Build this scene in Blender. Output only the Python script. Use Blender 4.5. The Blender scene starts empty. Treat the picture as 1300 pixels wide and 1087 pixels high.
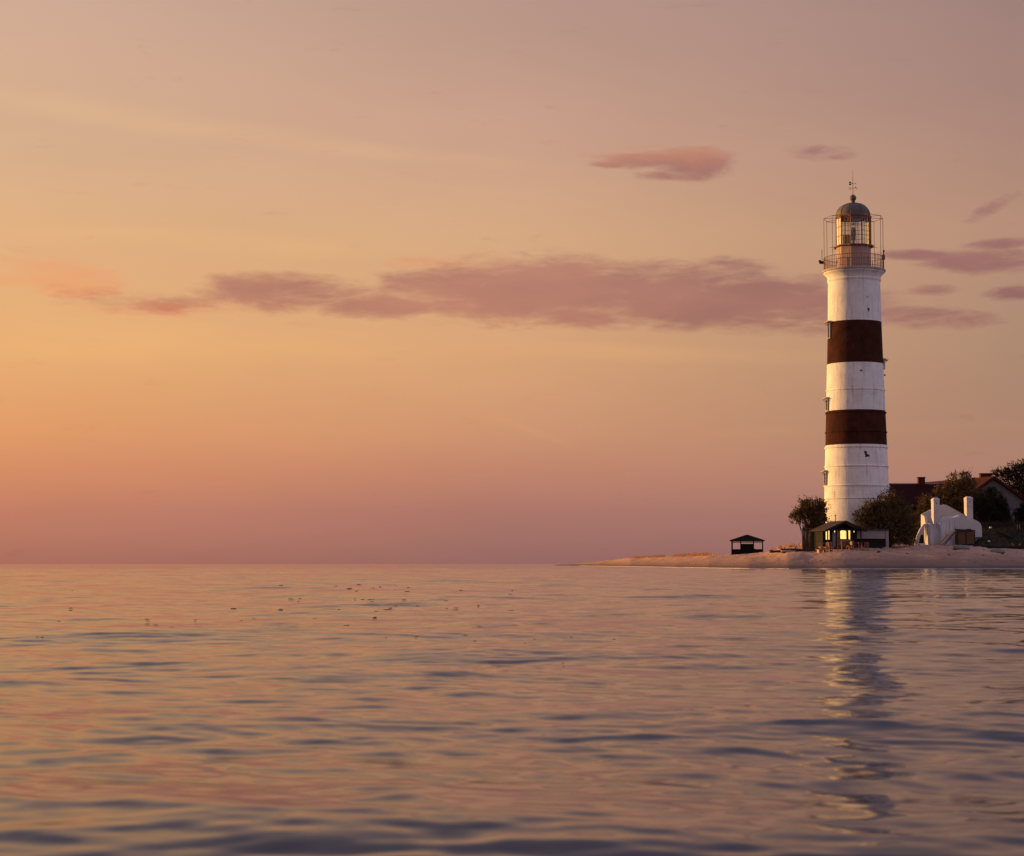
import bpy, math, random
import numpy as np
from mathutils import Vector, Matrix, noise as mnoise

random.seed(7); RNG = np.random.default_rng(11)
sc = bpy.context.scene
COL = sc.collection
PI = math.pi
F = 2426.0; HC = 0.5                       # focal length in photo pixels, camera height above the water
TH = math.atan(172.5 / F)                  # upward pitch (the horizon lies 172.5 px under the centre)
CT, ST = math.cos(TH), math.sin(TH)

def at(px, py, D):
    """world point on the plane y = D seen at photo pixel px, py"""
    el = TH + math.atan((543.5 - py) / F)
    zh = D * math.tan(el)
    return Vector(((px - 650) / F * (D * CT + zh * ST), D, zh + HC))
def mpp(D, z=5): return (D * CT + (z - HC) * ST) / F

def lin(r, g, b):
    f = lambda c: (c / 255 / 12.92) if c / 255 <= 0.04045 else ((c / 255 + 0.055) / 1.055) ** 2.4
    return (f(r), f(g), f(b), 1.0)

# ------------------------------------------------------------------ camera
cam = bpy.data.cameras.new('camera'); co = bpy.data.objects.new('camera', cam); COL.objects.link(co)
co.location = (0, 0, HC); co.rotation_euler = (PI / 2 + TH, 0, 0)
cam.sensor_width = 36; cam.sensor_fit = 'HORIZONTAL'; cam.lens = F / 1300 * 36
cam.clip_start = 0.05; cam.clip_end = 60000
cam.dof.use_dof = True; cam.dof.focus_distance = 205; cam.dof.aperture_fstop = 9
sc.camera = co

# ------------------------------------------------------------------ node helpers
def new_mat(name):
    m = bpy.data.materials.new(name); m.use_nodes = True
    nt = m.node_tree
    return m, nt, nt.nodes['Principled BSDF']
def N(nt, typ, **kw):
    n = nt.nodes.new(typ)
    for k, v in kw.items():
        setattr(n, k, v)
    return n
def setin(nt, sock, v):
    if isinstance(v, bpy.types.NodeSocket): nt.links.new(v, sock)
    else: sock.default_value = v
def math_(nt, op, a, b=None, c=None, clamp=False):
    n = N(nt, 'ShaderNodeMath', operation=op, use_clamp=clamp)
    setin(nt, n.inputs[0], a)
    if b is not None: setin(nt, n.inputs[1], b)
    if c is not None: setin(nt, n.inputs[2], c)
    return n.outputs[0]
def mixc(nt, f, a, b, blend='MIX'):
    n = N(nt, 'ShaderNodeMix', data_type='RGBA', blend_type=blend)
    setin(nt, n.inputs[0], f); setin(nt, n.inputs[6], a); setin(nt, n.inputs[7], b)
    return n.outputs[2]
def rng(nt, v, a, b, c=0.0, d=1.0, smooth=False):
    n = N(nt, 'ShaderNodeMapRange'); n.interpolation_type = 'SMOOTHSTEP' if smooth else 'LINEAR'
    setin(nt, n.inputs[0], v)
    for i, x in zip((1, 2, 3, 4), (a, b, c, d)): n.inputs[i].default_value = x
    return n.outputs[0]
def noise(nt, vec, scale, detail=4, rough=0.55, dist=0.0):
    n = N(nt, 'ShaderNodeTexNoise'); setin(nt, n.inputs['Vector'], vec)
    n.inputs['Scale'].default_value = scale; n.inputs['Detail'].default_value = detail
    n.inputs['Roughness'].default_value = rough; n.inputs['Distortion'].default_value = dist
    return n
def ramp(nt, f, stops, interp='LINEAR'):
    n = N(nt, 'ShaderNodeValToRGB'); setin(nt, n.inputs[0], f)
    cr = n.color_ramp; cr.interpolation = interp
    while len(cr.elements) > 1: cr.elements.remove(cr.elements[-1])
    cr.elements[0].position = stops[0][0]; cr.elements[0].color = stops[0][1]
    for p, c in stops[1:]:
        e = cr.elements.new(p); e.color = c
    return n.outputs[0]

def surf(name, base, var=0.25, scale=1.5, rough=0.8, bump=0.3, bscale=None, stain=None, stain_amt=0.5, stain_scale=0.6,
         metallic=0.0, stretch=(1, 1, 1), dist=0.02):
    """painted / worn / natural surface with two scales of colour variation, optional stains and a bump"""
    m, nt, bs = new_mat(name)
    tc = N(nt, 'ShaderNodeTexCoord').outputs['Object']
    mp = N(nt, 'ShaderNodeMapping'); nt.links.new(tc, mp.inputs[0]); mp.inputs['Scale'].default_value = stretch
    v = mp.outputs[0]
    n1 = noise(nt, v, scale, 5).outputs[0]; n2 = noise(nt, v, scale * 7.3, 4).outputs[0]
    s = math_(nt, 'ADD', math_(nt, 'MULTIPLY', n1, 0.6), math_(nt, 'MULTIPLY', n2, 0.4))
    k = rng(nt, s, 0.3, 0.7, 1 - var, 1 + var)
    c = N(nt, 'ShaderNodeVectorMath', operation='SCALE')
    c.inputs[0].default_value = base[:3]; nt.links.new(k, c.inputs['Scale'])
    out = c.outputs[0]
    if stain:
        ns = noise(nt, v, stain_scale, 6, 0.65, 0.4).outputs[0]
        out = mixc(nt, rng(nt, ns, 0.56, 0.70, 0, stain_amt), out, (*stain[:3], 1))
    nt.links.new(out, bs.inputs['Base Color'])
    bs.inputs['Roughness'].default_value = rough; bs.inputs['Metallic'].default_value = metallic
    bs.inputs['Specular IOR Level'].default_value = 0.08 if rough >= .8 else .4
    if bump:
        b = N(nt, 'ShaderNodeBump'); b.inputs['Strength'].default_value = bump; b.inputs['Distance'].default_value = dist
        nb = noise(nt, v, bscale or scale * 6, 6).outputs[0]
        nt.links.new(nb, b.inputs['Height']); nt.links.new(b.outputs[0], bs.inputs['Normal'])
    return m

def tower_mat(name, base, stain, var, amt, spec=0.25):
    """painted masonry: faint courses of bricks, peeling patches, vertical run marks"""
    m, nt, bs = new_mat(name)
    tc = N(nt, 'ShaderNodeTexCoord').outputs['Object']
    sx = N(nt, 'ShaderNodeSeparateXYZ'); nt.links.new(tc, sx.inputs[0])
    ang = math_(nt, 'ARCTAN2', sx.outputs[0], sx.outputs[1])
    cb = N(nt, 'ShaderNodeCombineXYZ'); nt.links.new(math_(nt, 'MULTIPLY', ang, 3.2), cb.inputs[0]); nt.links.new(sx.outputs[2], cb.inputs[1])
    br = N(nt, 'ShaderNodeTexBrick'); nt.links.new(cb.outputs[0], br.inputs[0])
    br.inputs['Scale'].default_value = 1.0; br.inputs['Brick Width'].default_value = 0.62; br.inputs['Row Height'].default_value = 0.26
    br.inputs['Mortar Size'].default_value = 0.018; br.inputs['Color1'].default_value = (1, 1, 1, 1); br.inputs['Color2'].default_value = (.9, .9, .9, 1)
    br.inputs['Mortar'].default_value = (.72, .72, .72, 1)
    n1 = noise(nt, tc, 0.8, 6, 0.6).outputs[0]
    k = rng(nt, n1, 0.3, 0.7, 1 - var, 1 + var)
    c = N(nt, 'ShaderNodeVectorMath', operation='SCALE'); c.inputs[0].default_value = base[:3]; nt.links.new(k, c.inputs['Scale'])
    out = mixc(nt, 0.35, c.outputs[0], br.outputs[0], 'MULTIPLY')
    # chipped patches
    ns = noise(nt, tc, 0.9, 7, 0.68, 0.6).outputs[0]
    out = mixc(nt, rng(nt, ns, 0.625, 0.68, 0, amt), out, (*stain[:3], 1))
    # vertical rust runs
    mp = N(nt, 'ShaderNodeMapping'); nt.links.new(cb.outputs[0], mp.inputs[0]); mp.inputs['Scale'].default_value = (3.0, 0.28, 1)
    nr = noise(nt, mp.outputs[0], 1.0, 5, 0.6).outputs[0]
    out = mixc(nt, rng(nt, nr, 0.52, 0.74, 0, amt * 0.7), out, (*stain[:3], 1))
    nt.links.new(out, bs.inputs['Base Color']); bs.inputs['Roughness'].default_value = 0.8; bs.inputs['Specular IOR Level'].default_value = spec
    b = N(nt, 'ShaderNodeBump'); b.inputs['Strength'].default_value = 0.5; b.inputs['Distance'].default_value = 0.03
    hh = math_(nt, 'ADD', br.outputs[1], math_(nt, 'MULTIPLY', noise(nt, tc, 5, 5).outputs[0], -1.6))
    b.invert = True
    nt.links.new(hh, b.inputs['Height']); nt.links.new(b.outputs[0], bs.inputs['Normal'])
    return m

# ------------------------------------------------------------------ materials
M = {}
M['white'] = tower_mat('white_masonry_paint', (0.82, 0.80, 0.78), (0.20, 0.13, 0.11), 0.10, 0.75)
M['brown'] = tower_mat('dark_brown_masonry_paint', (0.055, 0.019, 0.013), (0.11, 0.055, 0.035), 0.35, 0.3, 0.03)
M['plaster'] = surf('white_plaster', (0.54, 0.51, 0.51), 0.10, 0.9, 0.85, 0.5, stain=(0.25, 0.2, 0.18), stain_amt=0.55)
M['rust'] = surf('rusty_iron', (0.22, 0.10, 0.07), 0.35, 3, 0.75, 0.3, stain=(0.10, 0.05, 0.04))
M['iron'] = surf('dark_iron', (0.03, 0.028, 0.03), 0.25, 3, 0.55, 0.2)
M['dome'] = surf('weathered_dome_metal', (0.125, 0.10, 0.095), 0.25, 1.5, 0.7, 0.3, stain=(0.2, 0.12, 0.08), stain_amt=0.4, metallic=0.15)
M['lantern'] = surf('lantern_wall_paint', (0.38, 0.25, 0.20), 0.15, 2, 0.7, 0.3, stain=(0.25, 0.1, 0.06), stain_amt=0.7)
M['cream'] = surf('cream_standin_panel', (0.74, 0.66, 0.52), 0.08, 2, 0.5, 0.1)
M['deck'] = surf('gallery_deck_concrete', (0.42, 0.36, 0.33), 0.2, 2, 0.9, 0.4)
M['roof'] = surf('dark_red_roof_sheet', (0.030, 0.005, 0.006), 0.3, 0.8, 0.85, 0.3, stretch=(6, 1, 1))
M['roof2'] = surf('brick_red_roof_tile', (0.060, 0.015, 0.012), 0.3, 1.2, 0.85, 0.4, stretch=(1, 6, 1))
M['brick'] = surf('dark_red_brick', (0.07, 0.016, 0.014), 0.3, 4, 0.85, 0.4)
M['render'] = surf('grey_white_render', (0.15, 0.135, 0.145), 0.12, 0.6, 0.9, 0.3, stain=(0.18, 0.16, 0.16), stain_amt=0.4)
M['wood'] = surf('dark_weathered_wood', (0.05, 0.030, 0.022), 0.35, 3, 0.85, 0.5, stretch=(1, 1, .25))
M['blackwood'] = surf('near_black_stained_wood', (0.022, 0.020, 0.018), 0.3, 3, 0.8, 0.4)
M['oldwood'] = surf('brown_old_board', (0.13, 0.07, 0.045), 0.35, 3, 0.85, 0.5, stretch=(.3, 1, 3))
M['palewood'] = surf('pale_bleached_timber', (0.40, 0.26, 0.19), 0.25, 2.5, 0.85, 0.4)
M['redwood'] = surf('red_brown_varnished_wood', (0.28, 0.09, 0.05), 0.25, 4, 0.5, 0.2)
M['olive'] = surf('olive_reed_panel', (0.10, 0.072, 0.042), 0.3, 2, 0.9, 0.5, stretch=(9, 9, .5))
M['shingle'] = surf('grey_brown_roofing', (0.075, 0.055, 0.052), 0.25, 1.5, 0.9, 0.4)
M['gazebo'] = surf('dark_green_gazebo_paint', (0.010, 0.011, 0.009), 0.3, 2, 0.9, 0.3)
M['fascia'] = surf('pale_grey_board', (0.26, 0.23, 0.245), 0.1, 1.2, 0.75, 0.2)
M['tarp'] = surf('grey_green_hull_paint', (0.16, 0.16, 0.15), 0.25, 2, 0.7, 0.3)
M['bark'] = surf('bark', (0.06, 0.045, 0.035), 0.3, 6, 0.95, 0.6)
M['buoy'] = surf('white_float_plastic', (0.6, 0.58, 0.58), 0.1, 3, 0.5, 0.0)
M['orange'] = surf('orange_painted_wood', (0.45, 0.16, 0.05), 0.2, 4, 0.6, 0.1)
M['grass'] = surf('dark_dry_turf', (0.055, 0.045, 0.030), 0.4, 1.5, 1.0, 0.9, 12, dist=0.08)
M['weed'] = surf('dark_wet_weed', (0.035, 0.025, 0.018), 0.3, 6, 0.6, 0.3)
def leafmat(name, c, v):
    m, nt, bs = new_mat(name)
    geo = N(nt, 'ShaderNodeNewGeometry')
    tc = N(nt, 'ShaderNodeTexCoord').outputs['Object']
    a = math_(nt, 'MULTIPLY', geo.outputs['Random Per Island'], 0.6)
    b = math_(nt, 'MULTIPLY', rng(nt, noise(nt, tc, 0.9, 3).outputs[0], .3, .7), 0.4)
    k = rng(nt, math_(nt, 'ADD', a, b), 0, 1, 1 - v, 1 + v)
    s = N(nt, 'ShaderNodeVectorMath', operation='SCALE'); s.inputs[0].default_value = c; nt.links.new(k, s.inputs['Scale'])
    nt.links.new(s.outputs[0], bs.inputs['Base Color'])
    bs.inputs['Roughness'].default_value = 0.85
    bs.inputs['Specular IOR Level'].default_value = 0.12
    return m
M['leaf_a'] = leafmat('olive_brown_foliage', (0.11, 0.073, 0.032), 0.6)
M['leaf_b'] = leafmat('deep_green_foliage', (0.035, 0.030, 0.016), 0.6)
M['leaf_c'] = leafmat('blackish_foliage', (0.026, 0.021, 0.014), 0.6)
M['straw'] = leafmat('dry_straw_grass', (0.55, 0.28, 0.10), 0.4)
# glass, lamp glow
def glassmat():
    m, nt, bs = new_mat('clear_pane')
    g = N(nt, 'ShaderNodeBsdfGlossy'); g.inputs['Roughness'].default_value = 0.02
    t = N(nt, 'ShaderNodeBsdfTransparent'); t.inputs[0].default_value = (.93, .95, .95, 1)
    lw = N(nt, 'ShaderNodeLayerWeight'); lw.inputs[0].default_value = 0.5
    fac = math_(nt, 'ADD', math_(nt, 'MULTIPLY', math_(nt, 'POWER', lw.outputs['Facing'], 4.0), .6), .04)
    mx = N(nt, 'ShaderNodeMixShader')
    nt.links.new(fac, mx.inputs[0]); nt.links.new(t.outputs[0], mx.inputs[1]); nt.links.new(g.outputs[0], mx.inputs[2])
    nt.links.new(mx.outputs[0], nt.nodes['Material Output'].inputs[0])
    return m
M['glass'] = glassmat()
def litmat(name, c, s):
    m, nt, bs = new_mat(name)
    tc = N(nt, 'ShaderNodeTexCoord').outputs['Object']
    n = noise(nt, tc, 2.0, 3).outputs[0]
    bs.inputs['Base Color'].default_value = (.5, .4, .25, 1)
    bs.inputs['Emission Color'].default_value = c
    nt.links.new(rng(nt, n, .3, .7, s * .75, s * 1.2), bs.inputs['Emission Strength'])
    return m
M['lit'] = litmat('lit_window_pane', (1.0, 0.62, 0.18, 1), 1.1)
M['bulb'] = litmat('lit_bulb', (1.0, 0.75, 0.40, 1), 1.2)

# ------------------------------------------------------------------ mesh builder
class MB:
    def __init__(s): s.v = []; s.f = []; s.mi = []
    def add(s, vs, fs, mi=0):
        o = len(s.v); s.v += [tuple(v) for v in vs]
        s.f += [tuple(i + o for i in f) for f in fs]; s.mi += [mi] * len(fs)
        return s
    def box(s, c, size, rz=0.0, R=None, mi=0, taper=1.0):
        hx, hy, hz = size[0] / 2, size[1] / 2, size[2] / 2
        R = R if R is not None else Matrix.Rotation(rz, 3, 'Z'); c = Vector(c)
        vs = []
        for z in (-1, 1):
            t = taper if z > 0 else 1
            for x, y in ((-1, -1), (1, -1), (1, 1), (-1, 1)):
                vs.append(c + R @ Vector((x * hx * t, y * hy * t, z * hz)))
        return s.add(vs, [(3, 2, 1, 0), (4, 5, 6, 7), (0, 1, 5, 4), (1, 2, 6, 5), (2, 3, 7, 6), (3, 0, 4, 7)], mi)
    def tube(s, pts, rad, n=8, mi=0, caps=True):
        pts = [Vector(p) for p in pts]
        if not hasattr(rad, '__len__'): rad = [rad] * len(pts)
        vs = []; fs = []
        for i, p in enumerate(pts):
            d = (pts[min(i + 1, len(pts) - 1)] - pts[max(i - 1, 0)]).normalized()
            u = d.cross(Vector((0, 0, 1)) if abs(d.z) < 0.95 else Vector((0, 1, 0))).normalized(); w = d.cross(u)
            for k in range(n):
                a = 2 * PI * k / n; vs.append(p + (u * math.cos(a) + w * math.sin(a)) * rad[i])
        for i in range(len(pts) - 1):
            for k in range(n):
                a, b = i * n + k, i * n + (k + 1) % n
                fs.append((a, a + n, b + n, b))
        if caps:
            fs.append(tuple(range(n))); fs.append(tuple(range((len(pts) - 1) * n, len(pts) * n))[::-1])
        return s.add(vs, fs, mi)
    def lathe(s, prof, n=64, mi=0, a0=0.0, mis=None, c=(0, 0)):
        """prof: (r, z) from bottom to top, outside surface"""
        vs = []; fs = []; o = len(s.v)
        for r, z in prof:
            for k in range(n):
                a = a0 + 2 * PI * k / n; vs.append((c[0] + r * math.sin(a), c[1] - r * math.cos(a), z))
        m = []
        for i in range(len(prof) - 1):
            for k in range(n):
                a, b = i * n + k, i * n + (k + 1) % n
                fs.append((a, b, b + n, a + n)); m.append(mis[i] if mis else mi)
        s.v += vs; s.f += [tuple(i + o for i in f) for f in fs]; s.mi += m
        return s
    def prism(s, outline, y0, y1, mi=0, T=None):
        """closed outline of (x, z) extruded from y0 to y1"""
        n = len(outline)
        vs = [Vector((x, y0, z)) for x, z in outline] + [Vector((x, y1, z)) for x, z in outline]
        if T is not None: vs = [T @ v for v in vs]
        fs = [tuple(range(n)), tuple(range(n, 2 * n))[::-1]] + [(i, i + n, (i + 1) % n + n, (i + 1) % n) for i in range(n)]
        return s.add(vs, fs, mi)
    def slab(s, pts, t, mi=0):
        """a quad (4 points) thickened along its normal"""
        p = [Vector(q) for q in pts]; nn = (p[1] - p[0]).cross(p[2] - p[0]).normalized() * t
        vs = p + [q - nn for q in p]
        return s.add(vs, [(0, 1, 2, 3), (7, 6, 5, 4), (0, 4, 5, 1), (1, 5, 6, 2), (2, 6, 7, 3), (3, 7, 4, 0)], mi)
    def build(s, name, mats, parent=None, smooth=False, loc=None):
        me = bpy.data.meshes.new(name); me.from_pydata(s.v, [], s.f)
        for m in (mats if isinstance(mats, (list, tuple)) else [mats]): me.materials.append(m)
        me.polygons.foreach_set('material_index', s.mi)
        me.polygons.foreach_set('use_smooth', [smooth] * len(s.f)); me.update()
        import bmesh
        bm = bmesh.new(); bm.from_mesh(me); bmesh.ops.recalc_face_normals(bm, faces=bm.faces); bm.to_mesh(me); bm.free()
        if smooth:
            try: me.set_sharp_from_angle(angle=math.radians(38))
            except Exception: pass
        o = bpy.data.objects.new(name, me); COL.objects.link(o)
        if parent: o.parent = parent
        if loc: o.location = loc
        return o
def tag(o, label=None, cat=None, group=None, kind=None):
    if label: o['label'] = label
    if cat: o['category'] = cat
    if group: o['group'] = group
    if kind: o['kind'] = kind
    return o
def thing(name, label, cat, loc=(0, 0, 0), rz=0.0, group=None):
    o = bpy.data.objects.new(name, None); COL.objects.link(o); o.empty_display_size = 0.3
    o.location = loc; o.rotation_euler = (0, 0, rz)
    return tag(o, label, cat, group)
def dup(root, loc, rz, label=None):
    r = root.copy(); COL.objects.link(r); r.location = loc; r.rotation_euler = (0, 0, rz)
    if label: r['label'] = label
    for ch in root.children:
        c = ch.copy(); COL.objects.link(c); c.parent = r
        for g in ch.children:
            d = g.copy(); COL.objects.link(d); d.parent = c
    return r

# ------------------------------------------------------------------ sky (world)
SUN_AZ = math.radians(-65.0); SUN_EL = math.radians(4.2)
w = bpy.data.worlds.new('World'); sc.world = w; w.use_nodes = True
nt = w.node_tree; bg = nt.nodes['Background']
tc = N(nt, 'ShaderNodeTexCoord').outputs['Generated']
nrm = N(nt, 'ShaderNodeVectorMath', operation='NORMALIZE'); nt.links.new(tc, nrm.inputs[0])
sep = N(nt, 'ShaderNodeSeparateXYZ'); nt.links.new(nrm.outputs[0], sep.inputs[0])
X, Y, Z = sep.outputs
hor = math_(nt, 'SQRT', math_(nt, 'ADD', math_(nt, 'ADD', math_(nt, 'MULTIPLY', X, X), math_(nt, 'MULTIPLY', Y, Y)), 1e-6))
s_ = math_(nt, 'DIVIDE', math_(nt, 'ADD', math_(nt, 'MULTIPLY', X, math.sin(SUN_AZ)), math_(nt, 'MULTIPLY', Y, math.cos(SUN_AZ))), hor)
pos = math_(nt, 'SQRT', math_(nt, 'MAXIMUM', Z, 0.0))
def zpos(y): return math.sqrt(max(0, math.sin(TH + math.atan((543.5 - y) / F))))
def epos(e): return math.sqrt(math.sin(math.radians(e)))
def mkramp(rows, hi):
    st = [(zpos(y), lin(*c)) for y, c in rows] + [(epos(e), lin(*c)) for e, c in hi]
    return ramp(nt, pos, st, 'LINEAR')
ZEN = (126, 130, 158)
RL = mkramp([(716, (169, 107, 91)), (700, (176, 114, 95)), (650, (193, 125, 101)), (600, (212, 140, 101)), (550, (226, 156, 105)),
             (450, (230, 172, 115)), (300, (223, 174, 128)), (200, (215, 174, 139)), (100, (212, 172, 144)), (0, (205, 168, 147))],
            [(19, (184, 158, 147)), (25, (136, 126, 137)), (50, (132, 128, 145)), (90, ZEN)])
RC = mkramp([(716, (150, 101, 96)), (700, (155, 108, 100)), (650, (171, 117, 106)), (600, (191, 131, 108)), (550, (203, 146, 112)),
             (450, (216, 162, 119)), (300, (214, 168, 129)), (200, (204, 161, 136)), (100, (194, 154, 136)), (0, (185, 149, 135))],
            [(19, (163, 141, 137)), (25, (122, 116, 131)), (50, (128, 126, 148)), (90, ZEN)])
RR = mkramp([(716, (140, 102, 102)), (700, (149, 107, 104)), (650, (163, 118, 108)), (600, (172, 127, 110)), (550, (172, 131, 110)),
             (450, (171, 135, 113)), (300, (180, 140, 119)), (200, (172, 134, 120)), (100, (164, 130, 121)), (0, (157, 127, 121))],
            [(19, (143, 123, 126)), (25, (116, 111, 129)), (50, (126, 126, 150)), (90, ZEN)])
RB = mkramp([(716, (172, 148, 162)), (600, (222, 190, 202)), (300, (228, 198, 212)), (0, (214, 194, 212))],
            [(28, (184, 176, 198)), (50, (150, 150, 176)), (90, ZEN)])
RS = mkramp([(716, (205, 105, 60)), (600, (255, 172, 84)), (450, (255, 196, 104)), (300, (250, 200, 130)), (0, (228, 190, 150))],
            [(28, (185, 160, 150)), (50, (124, 118, 132)), (90, ZEN)])
c = mixc(nt, rng(nt, s_, -1, 0.174), RB, RR)
c = mixc(nt, rng(nt, s_, 0.174, 0.423), c, RC)
c = mixc(nt, rng(nt, s_, 0.423, 0.643), c, RL)
c = mixc(nt, rng(nt, s_, 0.643, 1.0), c, RS)
azd = math_(nt, 'MULTIPLY', math_(nt, 'ARCTAN2', X, Y), 180 / PI)
eld = math_(nt, 'MULTIPLY', math_(nt, 'ARCSINE', Z), 180 / PI)
def angs(px, py):
    p = at(px, py, 1000.0) - Vector((0, 0, HC))
    return math.degrees(math.atan2(p.x, p.y)), math.degrees(math.asin(p.normalized().z))
DPP = math.degrees(1 / F)
cv = N(nt, 'ShaderNodeCombineXYZ'); nt.links.new(math_(nt, 'MULTIPLY', azd, 0.42), cv.inputs[0]); nt.links.new(math_(nt, 'MULTIPLY', eld, 1.6), cv.inputs[1])
cn = noise(nt, cv.outputs[0], 1.0, 7, 0.62, 0.35).outputs[0]
cn2 = noise(nt, cv.outputs[0], 0.55, 4, 0.5).outputs[0]
cnf = math_(nt, 'ADD', math_(nt, 'MULTIPLY', cn, 0.74), math_(nt, 'MULTIPLY', noise(nt, cv.outputs[0], 3.1, 5, 0.55, 0.6).outputs[0], 0.26))
def field(ells):
    acc = None
    for px, py, rx, ry, tilt, wgt in ells:
        a0, e0 = angs(px, py)
        da = math_(nt, 'SUBTRACT', azd, a0)
        de = math_(nt, 'SUBTRACT', math_(nt, 'SUBTRACT', eld, e0), math_(nt, 'MULTIPLY', da, tilt))
        da = math_(nt, 'DIVIDE', da, rx * DPP); de = math_(nt, 'DIVIDE', de, ry * DPP)
        d2 = math_(nt, 'ADD', math_(nt, 'MULTIPLY', da, da), math_(nt, 'MULTIPLY', de, de))
        v = math_(nt, 'MULTIPLY', math_(nt, 'MAXIMUM', math_(nt, 'SUBTRACT', 1.0, d2), -2.0), wgt)
        acc = v if acc is None else math_(nt, 'MAXIMUM', acc, v)
    return acc
def dens(fld, nz, amp, lo, hi):
    return rng(nt, math_(nt, 'ADD', fld, math_(nt, 'MULTIPLY', math_(nt, 'SUBTRACT', nz, 0.5), amp)), lo, hi, 0, 1, True)
mauve = [(360, 372, 115, 25, 0.0, 1.2), (480, 388, 100, 16, 0.0, 1), (700, 370, 225, 46, 0.0, 1.5), (900, 380, 200, 40, -.03, 1.5), (1030, 388, 110, 30, -.05, 1),
         (1150, 402, 110, 13, -.06, .9), (948, 336, 42, 9, -.1, .6), (1250, 331, 80, 15, -.03, 1), (1180, 325, 60, 7, -.05, .9), (1268, 310, 42, 7, .05, .8),
         (1190, 367, 28, 6, 0, .55), (1283, 372, 30, 8, 0, .6), (1262, 262, 30, 8, .45, .55), (1038, 192, 38, 9, -.08, .6), (1070, 198, 22, 5, 0, .7), (200, 384, 90, 12, 0, .45)]
small = [(880, 208, 64, 21, -.05, 1), (822, 204, 66, 12, 0.0, 1), (775, 209, 34, 5, -.05, .8), (850, 222, 45, 7, 0, .6)]
dm = dens(field(mauve), cnf, 4.4, -0.6, 1.15)
ds = dens(field(small), cnf, 3.4, -0.35, 1.0)
wisp = [(80, 350, 75, 22, -.05, .8), (110, 368, 60, 12, 0, .8), (555, 334, 75, 9, 0, .7), (200, 392, 100, 10, 0, .5), (5, 355, 40, 10, 0, .6), (800, 190, 50, 5, 0.1, .35)]
dw = dens(field(wisp), cnf, 4.0, -0.4, 1.2)
cir = [(180, 150, 330, 20, -.11, .8), (480, 192, 260, 12, -.09, .7), (250, 440, 420, 30, 0, .5), (800, 448, 330, 12, -.04, .6), (690, 552, 60, 6, -.35, .5), (250, 308, 300, 16, -.02, .5), (1100, 545, 200, 10, 0.02, .5)]
dc = dens(field(cir), cn2, 1.8, -0.3, 1.5)
c = mixc(nt, math_(nt, 'MULTIPLY', dc, 0.75), c, mixc(nt, 1.0, c, (1.13, 1.13, 1.0, 1), 'MULTIPLY'))
c = mixc(nt, math_(nt, 'MULTIPLY', dw, 0.7), c, mixc(nt, 1.0, c, (1.10, .82, .78, 1), 'MULTIPLY'))
tint = mixc(nt, rng(nt, cn2, .35, .65), (.60, .465, .68, 1), (.72, .56, .74, 1))
c = mixc(nt, math_(nt, 'MULTIPLY', dm, 0.93), c, mixc(nt, 1.0, c, tint, 'MULTIPLY'))
tint2 = mixc(nt, rng(nt, math_(nt, 'ADD', math_(nt, 'MULTIPLY', eld, 0.8), math_(nt, 'MULTIPLY', cn, 1.6)), angs(838, 207)[1] * .8 + .45, angs(838, 207)[1] * .8 + 1.25), (.62, .47, .62, 1), (.98, .72, .66, 1))
c = mixc(nt, math_(nt, 'MULTIPLY', ds, 0.95), c, mixc(nt, 1.0, c, tint2, 'MULTIPLY'))
# very soft large scale unevenness of the air
big = noise(nt, cv.outputs[0], 0.22, 3, 0.5).outputs[0]
bk = N(nt, 'ShaderNodeVectorMath', operation='SCALE'); nt.links.new(c, bk.inputs[0]); nt.links.new(rng(nt, big, .3, .7, .975, 1.025), bk.inputs['Scale'])
# a physical dusk sky underneath, sun disc off
sky = N(nt, 'ShaderNodeTexSky'); sky.sky_type = 'NISHITA'; sky.sun_disc = False
sky.sun_elevation = SUN_EL; sky.sun_rotation = SUN_AZ; sky.air_density = 1.5; sky.dust_density = 2.0
sk = N(nt, 'ShaderNodeVectorMath', operation='SCALE'); nt.links.new(sky.outputs[0], sk.inputs[0]); sk.inputs['Scale'].default_value = 0.004
ad = N(nt, 'ShaderNodeVectorMath', operation='ADD'); nt.links.new(bk.outputs[0], ad.inputs[0]); nt.links.new(sk.outputs[0], ad.inputs[1])
nt.links.new(ad.outputs[0], bg.inputs['Color']); bg.inputs['Strength'].default_value = 0.758
w.cycles.sampling_method = 'MANUAL'; w.cycles.sample_map_resolution = 1024

sd = bpy.data.lights.new('sun', 'SUN'); so = bpy.data.objects.new('sun', sd); COL.objects.link(so)
sd.energy = 5.0; sd.angle = math.radians(0.6); sd.color = (1.0, 0.52, 0.16)
L = Vector((math.sin(SUN_AZ) * math.cos(SUN_EL), math.cos(SUN_AZ) * math.cos(SUN_EL), math.sin(SUN_EL)))
so.rotation_euler = (-L).to_track_quat('-Z', 'Y').to_euler(); so.location = (-60, 40, 60)

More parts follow.
